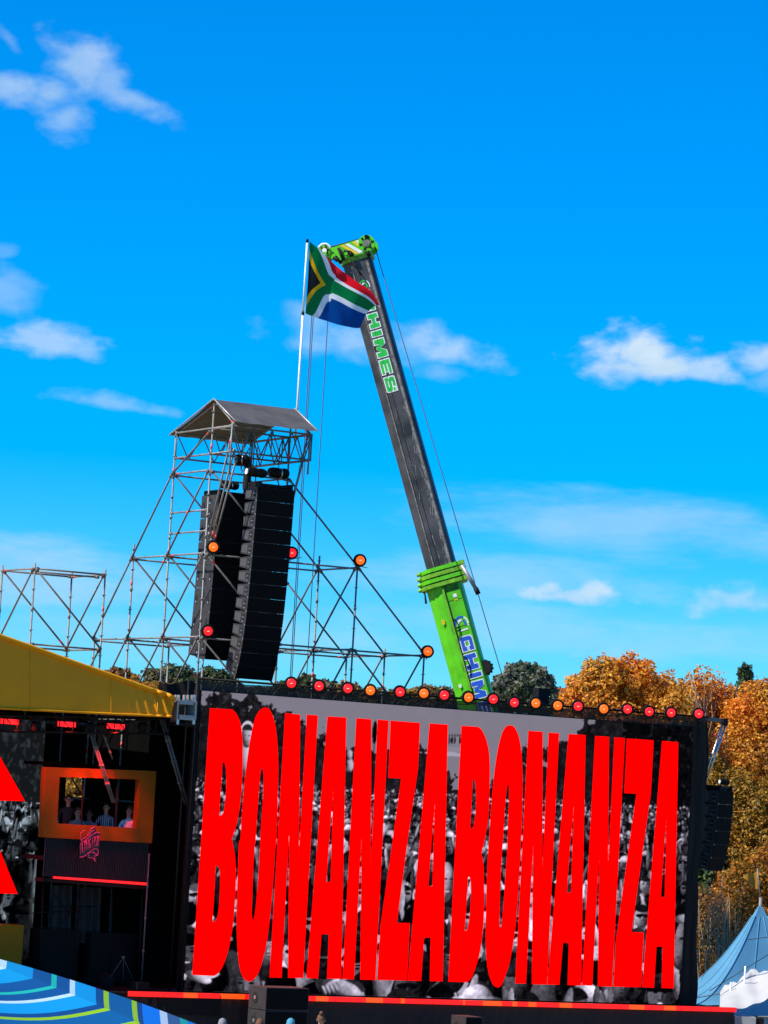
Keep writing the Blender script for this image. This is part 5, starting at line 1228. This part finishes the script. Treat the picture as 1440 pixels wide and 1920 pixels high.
wd_ = ['first', 'second', 'third', 'fourth', 'fifth', 'sixth', 'seventh', 'eighth', 'ninth', 'last']
for i, (x, y, rx, ry, pl) in enumerate(sorted(far)):
    tree('skyline_tree', f'{wd_[i]} of the low far treetops between speakers and crane', 210, [(x, y, rx, ry, 0), (x - rx * .5, y + 8, rx * .8, ry, 0), (x + rx * .6, y + 8, rx * .7, ry, 0), (x, y + 30, rx * 1.2, 30, 0)], 2600, .24, pl, 'low far treetops', trunk=.2)
tree('garden_tree', 'sunlit yellow green tree glimpsed through the back of the viewing box', 118, [(140, 1475, 45, 40, 0), (150, 1510, 55, 40, 0), (120, 1500, 40, 50, 0)], 9000, .13, ['olive', 'gold', 'gold'], None)

# ------------------------------------------------------------------ tents
M['tent_blue'] = mat('blue_tent_canvas', (.12, .36, .56), .65, 0, .1, 1.5, .3, 3, trans=.35)
M['tent_white'] = mat('white_tent_canvas', (.5, .5, .5), .6, 0, .05, 2, .3, 3, trans=.12)
bt = thing('blue_tent', 'peaked light blue tent behind the end of the stage', 'tent', P(1425, 1890, 106))
bt.location.z = 0
pk = P(1426, 1692, 106)
TF = Frame(pk, 12); hw = 2.65; ze = P(1426, 1886, 106).z
def tent_rows(f0, f1, n=14, m=24):
    rows = []
    for j in range(n + 1):
        t = j / n; h_ = (1 - t) ** 1.95; zz_ = ze + (pk.z - ze) * h_ 
        rows.append([TF.pt(f0[0] * hw * t + (f1[0] - f0[0]) * hw * t * i / m, f0[1] * hw * t + (f1[1] - f0[1]) * hw * t * i / m, zz_ - .18 * math.sin(3.1416 * i / m) * math.sin(3.14 * t) - (.25 * math.sin(3.1416 * i / m) * -t * .6)) for i in range(m + 1)])
    return rows
cs = [(-1, -.75), (1, -.75), (1, .75), (-1, .75)]
for k in range(4):
    b = MB(); b.grid(tent_rows(cs[k], cs[(k + 1) % 4])); b.build('roof_panel', M['tent_blue'], bt)
for k in range(4):
    x, w = cs[k]; b = MB(); b.tube([TF.pt(x * hw, w * hw, 0), TF.pt(x * hw, w * hw, ze + .02)], .04, 8); b.build('pole', M['galv'], bt)
    b = MB(); e = TF.pt(x * hw * 1.5, w * hw * 1.5, 0); b.tube([TF.pt(x * hw, w * hw, ze), e], .012, 5); b.build('guy_rope', M['white'], bt)
b = MB(); b.tube([Vector((pk.x, pk.y, 0)), pk + Vector((0, 0, .15))], .05, 8); b.build('mast', M['galv'], bt)
for k in range(4):
    rws = tent_rows(cs[k], cs[(k + 1) % 4])
    for q in (0, 8, 16):
        b = MB(); b.tube([r_[q] + Vector((0, 0, .012)) for r_ in rws[1:]], .016, 5); b.build('seam', M['tent_blue'], bt)
for (x0, y0, x1, y1) in ((1402, 1762, 1440, 1757), (1330, 1858, 1440, 1790), (1300, 1872, 1395, 1855)):
    b = MB(); b.tube([P(x0, y0, 102.6), P(x1, y1, 102.2)], .012, 5); b.build('stay_rope', M['rope'], bt)
fl2 = thing('pennant', 'small ochre triangular pennant on a thin pole above the blue tent', 'pennant', pk)
b = MB(); b.tube([pk, P(1420, 1628, 106)], .018, 6); b.build('pole', M['galv'], fl2)
b = MB(); rows = []
for j in range(7):
    t = j / 6; rows.append([P(1420.5 - 29 * (i / 8) * 1, 1632 + (1668 - 1632) * t * (1 - i / 8) + 13 * i / 8 + 2 * math.sin(i * .8), 106 + .06 * math.sin(i * .9)) for i in range(9)])
b.grid(rows); M['ochre'] = mat('ochre_cloth', (.42, .2, .015), .7, 0, .1, 4, trans=.3); b.build('cloth', M['ochre'], fl2)
wt = thing('white_tent', 'sunlit white canvas canopy in front of the blue tent, at the photo edge', 'tent', P(1430, 1900, 99)); wt.location.z = 0
rows = []
for j in range(17):
    t = j / 16; r2 = []
    for i in range(41):
        s_ = i / 40; x = 1350 + 330 * s_; yt = 1868 - 52 * min(1, s_ * 3.2) ** .7 + 3 * math.sin(s_ * 30); yb = 1905
        y = yt + (yb - yt) * t; D = 101.5 - 3.6 * t - (.25 * math.sin(s_ * 22 + t * 2) + .12 * math.sin(s_ * 57 - t * 4)) * (1 - t * .4)
        r2.append(P(x, y, D))
    rows.append(r2)
b = MB(); b.grid(rows); b.build('canopy_sheet', M['tent_white'], wt)
b = MB(); rows = [[p + Vector((0, .25 + .08 * math.sin(i * .9), .0)) for i, p in enumerate(rows[0])], [p + Vector((0, .1, .12 + .08 * math.sin(i * 1.1) + .05 * math.sin(i * 2.7))) for i, p in enumerate(rows[0])], [p + Vector((0, -.05, .02)) for p in rows[0]]]
b.grid(rows); b.build('rolled_edge', M['tent_white'], wt)
for (x, y) in ((1366, 1868), (1393, 1838)):
    b = MB(); p = P(x, y, 101); b.tube([Vector((p.x, p.y, 0)), p + Vector((.05, 0, .4))], .025, 6); b.build('pole', M['white'], wt)
b = MB(); e0 = P(1350, 1905, 97.9); e1 = P(1680, 1912, 97.9); b.grid([[e0, e1], [Vector((e0.x, e0.y, 0)), Vector((e1.x, e1.y, 0))]]); b.build('side_wall', M['tent_white'], wt)
M['greybox'] = mat('grey_cabinet_paint', (.3, .3, .3), .6, 0, .15, 3)
gb = MB(); p0, p1 = P(1379, 1906, 95.5), P(1418, 1909, 95.5); gb.box(Vector(((p0.x + p1.x) / 2, 96, p0.z / 2)), (Vector((1, 0, 0)), Vector((0, 1, 0)), Vector((0, 0, 1))), ((p1.x - p0.x) / 2, .45, p0.z / 2)); gb.box(Vector((p1.x + .12, 96, p0.z / 2 - .01)), (Vector((1, 0, 0)), Vector((0, 1, 0)), Vector((0, 0, 1))), (.1, .4, p0.z / 2 - .01), 1)
o = gb.build('utility_cabinet', [M['greybox'], M['blackpaint']], None); tag(o, 'grey cabinet at the foot of the stage end, below the white canopy', 'cabinet')

# ------------------------------------------------------------------ beach umbrella in front
M['umb'] = attr_mat('umbrella_cloth', rough=.75, trans=.25)
um = thing('beach_umbrella', 'blue striped beach umbrella with lime and white stripes, close in front', 'umbrella', P(-148, 1754, 14) - Vector((0, 0, 2.3)))
apx = P(-148, 1762, 14); TILT = R(3.2)
STR = [(.06, (.02, .18, .62)), (.14, (.0, .3, .75)), (.2, (.01, .07, .25)), (.31, (.0, .33, .8)), (.337, (.55, .75, .82)), (.448, (.0, .32, .68)), (.514, (.0, .09, .3)), (.539, (.01, .5, .42)), (.589, (.0, .09, .3)), (.615, (.55, .76, .85)), (.695, (.0, .34, .75)), (.728, (.0, .07, .26)), (.75, (.32, .6, .01)), (.842, (.0, .12, .34)), (.864, (.32, .6, .01)), (.889, (.008, .06, .24)), (.962, (.0, .2, .8)), (.992, (.5, .65, .8)), (1.04, (.04, .12, .3)), (1.08, (.01, .38, .36)), (1.2, (.0, .22, .7))]
def ucol(r):
    for e, c in STR:
        if r <= e: return c
    return STR[-1][1]
NR, NA = 110, 10; ROUT = 1.16
rotx = Matrix.Rotation(TILT, 4, 'X')
for k in range(8):
    a0 = R(-22.5 + 5.0 + 45 * k); a1 = a0 + R(45); vs = []; 
    for j in range(NR + 1):
        rho = ROUT * j / NR
        for i in range(NA + 1):
            t = i / NA; r1 = rho / math.cos(R(22.5)); p = Vector((math.cos(a0), math.sin(a0), 0)) * r1 * (1 - t) + Vector((math.cos(a1), math.sin(a1), 0)) * r1 * t
            z = -.215 * rho - .075 * rho * rho - .028 * math.sin(3.1416 * t) * rho
            q = rotx @ Vector((p.x, p.y, z)); vs.append(q + apx)
    idx = np.arange((NR + 1) * (NA + 1)).reshape(NR + 1, NA + 1); quads = np.stack([idx[:-1, :-1], idx[1:, :-1], idx[1:, 1:], idx[:-1, 1:]], -1).reshape(-1, 4)
    fc = np.array([ucol(ROUT * (j + .5) / NR) + (1,) for j in range(NR) for i in range(NA)])
    np_mesh('panel', np.array(vs) - np.array(um.location), quads, M['umb'], np.repeat(fc, 4, axis=0), um, smooth=True, domain='CORNER')
    b = MB(); pts = []
    for j in range(12):
        rho = ROUT * j / 11; p = Vector((math.cos(a0), math.sin(a0), 0)) * rho / math.cos(R(22.5)); p.z = -.215 * rho - .075 * rho * rho - .012; pts.append(rotx @ p + apx)
    b.tube(pts, .006, 5); b.build('rib', M['steel'], um)
b = MB(); b.tube([apx + Vector((0, 0, .06)), apx - Vector((0, 0, 2.3))], .018, 8); b.build('pole', M['white'], um)

# ------------------------------------------------------------------ people
def person(label, head, facing, shirt, trousers, hairc, skin='skin', pose='stand', cap=None, topknot=False, h=1.72, stripe=False, group=None):
    """one continuous skinned body; 'head' is the head centre, the person faces the horizontal angle 'facing'"""
    k = h / 1.75; f = Vector((math.cos(facing), math.sin(facing), 0)); s = Vector((-f.y, f.x, 0)); base = Vector((head.x, head.y, head.z - 1.63 * k))
    pt = lambda a, b_, c_: base + (f * a + s * b_ + Vector((0, 0, c_))) * k
    V_, E, Rr = [], [], []
    def v(a, b_, c_, r, par=None):
        V_.append(tuple(pt(a, b_, c_) - base)); Rr.append(r * k if not isinstance(r, tuple) else (r[0] * k, r[1] * k)); i = len(V_) - 1
        if par is not None: E.append((par, i))
        return i
    pel = v(0, 0, .95, (.15, .11)); wa = v(0, 0, 1.1, (.135, .1), pel); ch = v(.0, 0, 1.3, (.16, .115), wa); nb = v(0, 0, 1.44, (.09, .075), ch); nk = v(.01, 0, 1.5, .05, nb); jw = v(.03, 0, 1.56, .066, nk); hd = v(.015, 0, 1.64, (.078, .092), jw); tp = v(.0, 0, 1.72, .062, hd)
    for sd in (-1, 1):
        hp = v(0, sd * .09, .88, .088, pel); kn = v(.03, sd * .1, .5, .056, hp); an = v(-.01, sd * .1, .09, .04, kn); ft = v(.13, sd * .11, .045, .036, an)
        sh = v(0, sd * .18, 1.39, .062, ch)
        if pose == 'lean': el = v(.12, sd * .25, 1.14, .045, sh); wr = v(.34, sd * .14, 1.07, .03, el); dh = Vector((1, 0, 0))
        elif pose == 'raise' and sd > 0: el = v(.12, sd * .3, 1.52, .045, sh); wr = v(.16, sd * .24, 1.76, .03, el); dh = Vector((0, 0, 1))
        else: el = v(-.03, sd * .25, 1.1, .045, sh); wr = v(.06, sd * .26, .86, .03, el); dh = Vector((.25, 0, -1))
        wa_, wb_, wc_ = Vector(V_[wr]), None, None
        def rel(i): q = Vector(V_[i]) / k; return q.dot(f), q.dot(s), q.z
        a, b_, c_ = rel(wr); pm = v(a + dh.x * .07, b_, c_ + dh.z * .07, (.026, .036), wr); a, b_, c_ = rel(pm)
        for q, ln in ((-.03, .07), (-.01, .085), (.01, .08), (.03, .06)):
            m1 = v(a + dh.x * ln * .5 + .004, b_ + q, c_ + dh.z * ln * .5, .0095, pm); v(a + dh.x * ln + .016, b_ + q, c_ + dh.z * ln, .008, m1)
        t1 = v(a + dh.x * -.01 + .02, b_ - sd * .045, c_ + dh.z * -.01, .011, wr); v(a + dh.x * .03 + .03, b_ - sd * .06, c_ + dh.z * .03, .009, t1)
    me = bpy.data.meshes.new('person_skin'); me.from_pydata(V_, E, []); o = bpy.data.objects.new('person_skin', me); COL.objects.link(o)
    md = o.modifiers.new('skin', 'SKIN'); md.use_smooth_shade = True
    for i, sv in enumerate(me.skin_vertices[0].data): r_ = Rr[i]; sv.radius = r_ if isinstance(r_, tuple) else (r_, r_); sv.use_root = (i == 0)
    o.modifiers.new('sub', 'SUBSURF').levels = 1; o.modifiers['sub'].render_levels = 1
    dg = bpy.context.evaluated_depsgraph_get(); nm = bpy.data.meshes.new_from_object(o.evaluated_get(dg)); bpy.data.objects.remove(o); bpy.data.meshes.remove(me)
    rt = thing('person', label, 'person', base, group)
    nm.materials.clear()
    for m_ in (M[skin], shirt, trousers, M['recess']): nm.materials.append(m_)
    for p_ in nm.polygons:
        c = p_.center / k; hor = abs(Vector((c.x, c.y, 0)).dot(s)); z = c.z
        p_.material_index = 3 if z < .09 else 2 if z < .96 and hor < .21 else 1 if (z < 1.47 and not (hor > .235 and z < 1.16) and not (pose == 'lean' and Vector((c.x, c.y, 0)).dot(f) > .2)) else 0
        p_.use_smooth = True
    bo = bpy.data.objects.new('body', nm); link(bo, rt)
    hc = pt(-.012, 0, 1.66); b = MB()
    rows = []
    for j in range(7):
        ph = R(90 - 17 * j); rows.append([hc + (f * math.cos(ph) * math.cos(t * .3927) * .108 + s * math.cos(ph) * math.sin(t * .3927) * .094 + Vector((0, 0, math.sin(ph) * .118))) * k - (f * .02 * k if j > 4 else Vector()) for t in range(17)])
    b.grid([[r_[t] + ((f * -.035 + Vector((0, 0, .03 * (j - 3)))) * k * (1 if (t < 4 or t > 12) else 0) if j > 3 else Vector()) for t in range(17)] for j, r_ in enumerate(rows)])
    if topknot: c_ = hc + (f * -.06 + Vector((0, 0, .13))) * k; b.tube([c_ - Vector((0, 0, .05)), c_ - Vector((0, 0, .02)), c_ + Vector((0, 0, .03)), c_ + Vector((0, 0, .05))], [.03, .045, .04, .01], 10)
    b.build('cap' if cap else 'hair', cap or hairc, rt)
    if cap: b = MB(); b.grid([[hc + (f * (.09 + .09 * i / 4) + s * (.08 * q / 4) + Vector((0, 0, .01 - .01 * i))) * k for i in range(5)] for q in range(-4, 5)]); b.build('cap_peak', cap, rt)
    for sd in (-1, 1):
        c_ = pt(.098, sd * .033, 1.645); b = MB(); b.tube([c_ - f * .012, c_, c_ + f * .006], [.013, .012, .004], 8); b.build('eye', M['recess'], rt)
        c_ = pt(.01, sd * .086, 1.63); b = MB(); b.tube([c_ - Vector((0, 0, .03)), c_, c_ + Vector((0, 0, .03))], [.008, .017, .01], 7); b.build('ear', M[skin], rt)
    b = MB(); b.tube([pt(.1, 0, 1.645), pt(.118, 0, 1.61), pt(.098, 0, 1.597)], [.008, .014, .008], 7); b.build('nose', M[skin], rt)
    b = MB(); b.tube([pt(.092, -.025, 1.568), pt(.1, 0, 1.566), pt(.092, .025, 1.568)], .006, 5); b.build('mouth', M['red_mark'], rt)
    return rt
def cloth(n, c): return mat(n, c, .85, 0, .15, 12)
HB = cloth('dark_hair', (.015, .01, .008)); HBR = cloth('brown_hair', (.12, .05, .02))
W_, B_, NV, GY, PK, BLC = cloth('white_cotton', (.7, .68, .72)), cloth('black_cotton', (.015, .015, .016)), cloth('navy_cotton', (.02, .03, .07)), cloth('grey_cotton', (.2, .2, .21)), cloth('pink_cotton', (.4, .16, .2)), cloth('teal_cap_cloth', (.05, .26, .36))
SM = bpy.data.materials.new('striped_shirt'); SM.use_nodes = True; t_ = SM.node_tree; wv = t_.nodes.new('ShaderNodeTexWave'); wv.inputs['Scale'].default_value = 6; rp = t_.nodes.new('ShaderNodeValToRGB'); rp.color_ramp.interpolation = 'CONSTANT'; rp.color_ramp.elements[0].color = (.02, .02, .03, 1); rp.color_ramp.elements[1].position = .5; rp.color_ramp.elements[1].color = (.5, .45, .5, 1)
tcn = t_.nodes.new('ShaderNodeTexCoord'); t_.links.new(tcn.outputs['Object'], wv.inputs[0]); t_.links.new(wv.outputs[0], rp.inputs[0]); t_.links.new(rp.outputs[0], t_.nodes['Principled BSDF'].inputs['Base Color'])
FD = R(-95)
VG = 'people in the viewing box'
person('person in a dark top standing upright at the left of the viewing box', gq(129, 1500, 1.2), FD, B_, NV, HB, 'skin', group=VG)
person('person in a pale top leaning on the viewing box rail beside the rear opening', gq(147, 1524, .9), FD, GY, B_, HBR, 'skin', 'lean', group=VG)
person('person with crossed arms behind the sign in the viewing box', gq(168, 1527, .9), FD, PK, B_, HB, 'skin2', 'lean', group=VG)
person('person in a striped shirt in the middle of the viewing box', gq(200, 1515, .9), R(-110), SM, B_, HB, 'skin', 'lean', group=VG)
person('person in a white shirt leaning on the rail at the right of the viewing box', gq(243, 1522, .45), R(-120), W_, B_, HBR, 'skin', 'lean', group=VG)
person('second person in white half hidden by the right post of the viewing box', gq(259, 1523, .8), FD, W_, NV, HB, 'skin', 'lean', group=VG)
CG = 'crowd heads at the bottom edge'
def crowd_head(px, py, D): p = P(px, py + 8, D); return p
for (px, py, D, lb_, a) in ((417, 1913, 79, 'person in a grey cap at the bottom edge, left of the ground speakers', dict(cap=GY, shirt=B_)), (487, 1913, 82, 'brown haired person at the bottom edge below the ground speakers', dict(shirt=NV)), (545, 1913, 78, 'person in a teal cap at the bottom edge', dict(cap=BLC, shirt=GY)), (602, 1905, 78.5, 'person with a brown topknot at the bottom edge', dict(shirt=W_, topknot=True))):
    person(lb_, crowd_head(px, py, D), R(88), a['shirt'], B_, HBR, 'skin', cap=a.get('cap'), topknot=a.get('topknot', False), group=CG, h=1.72)
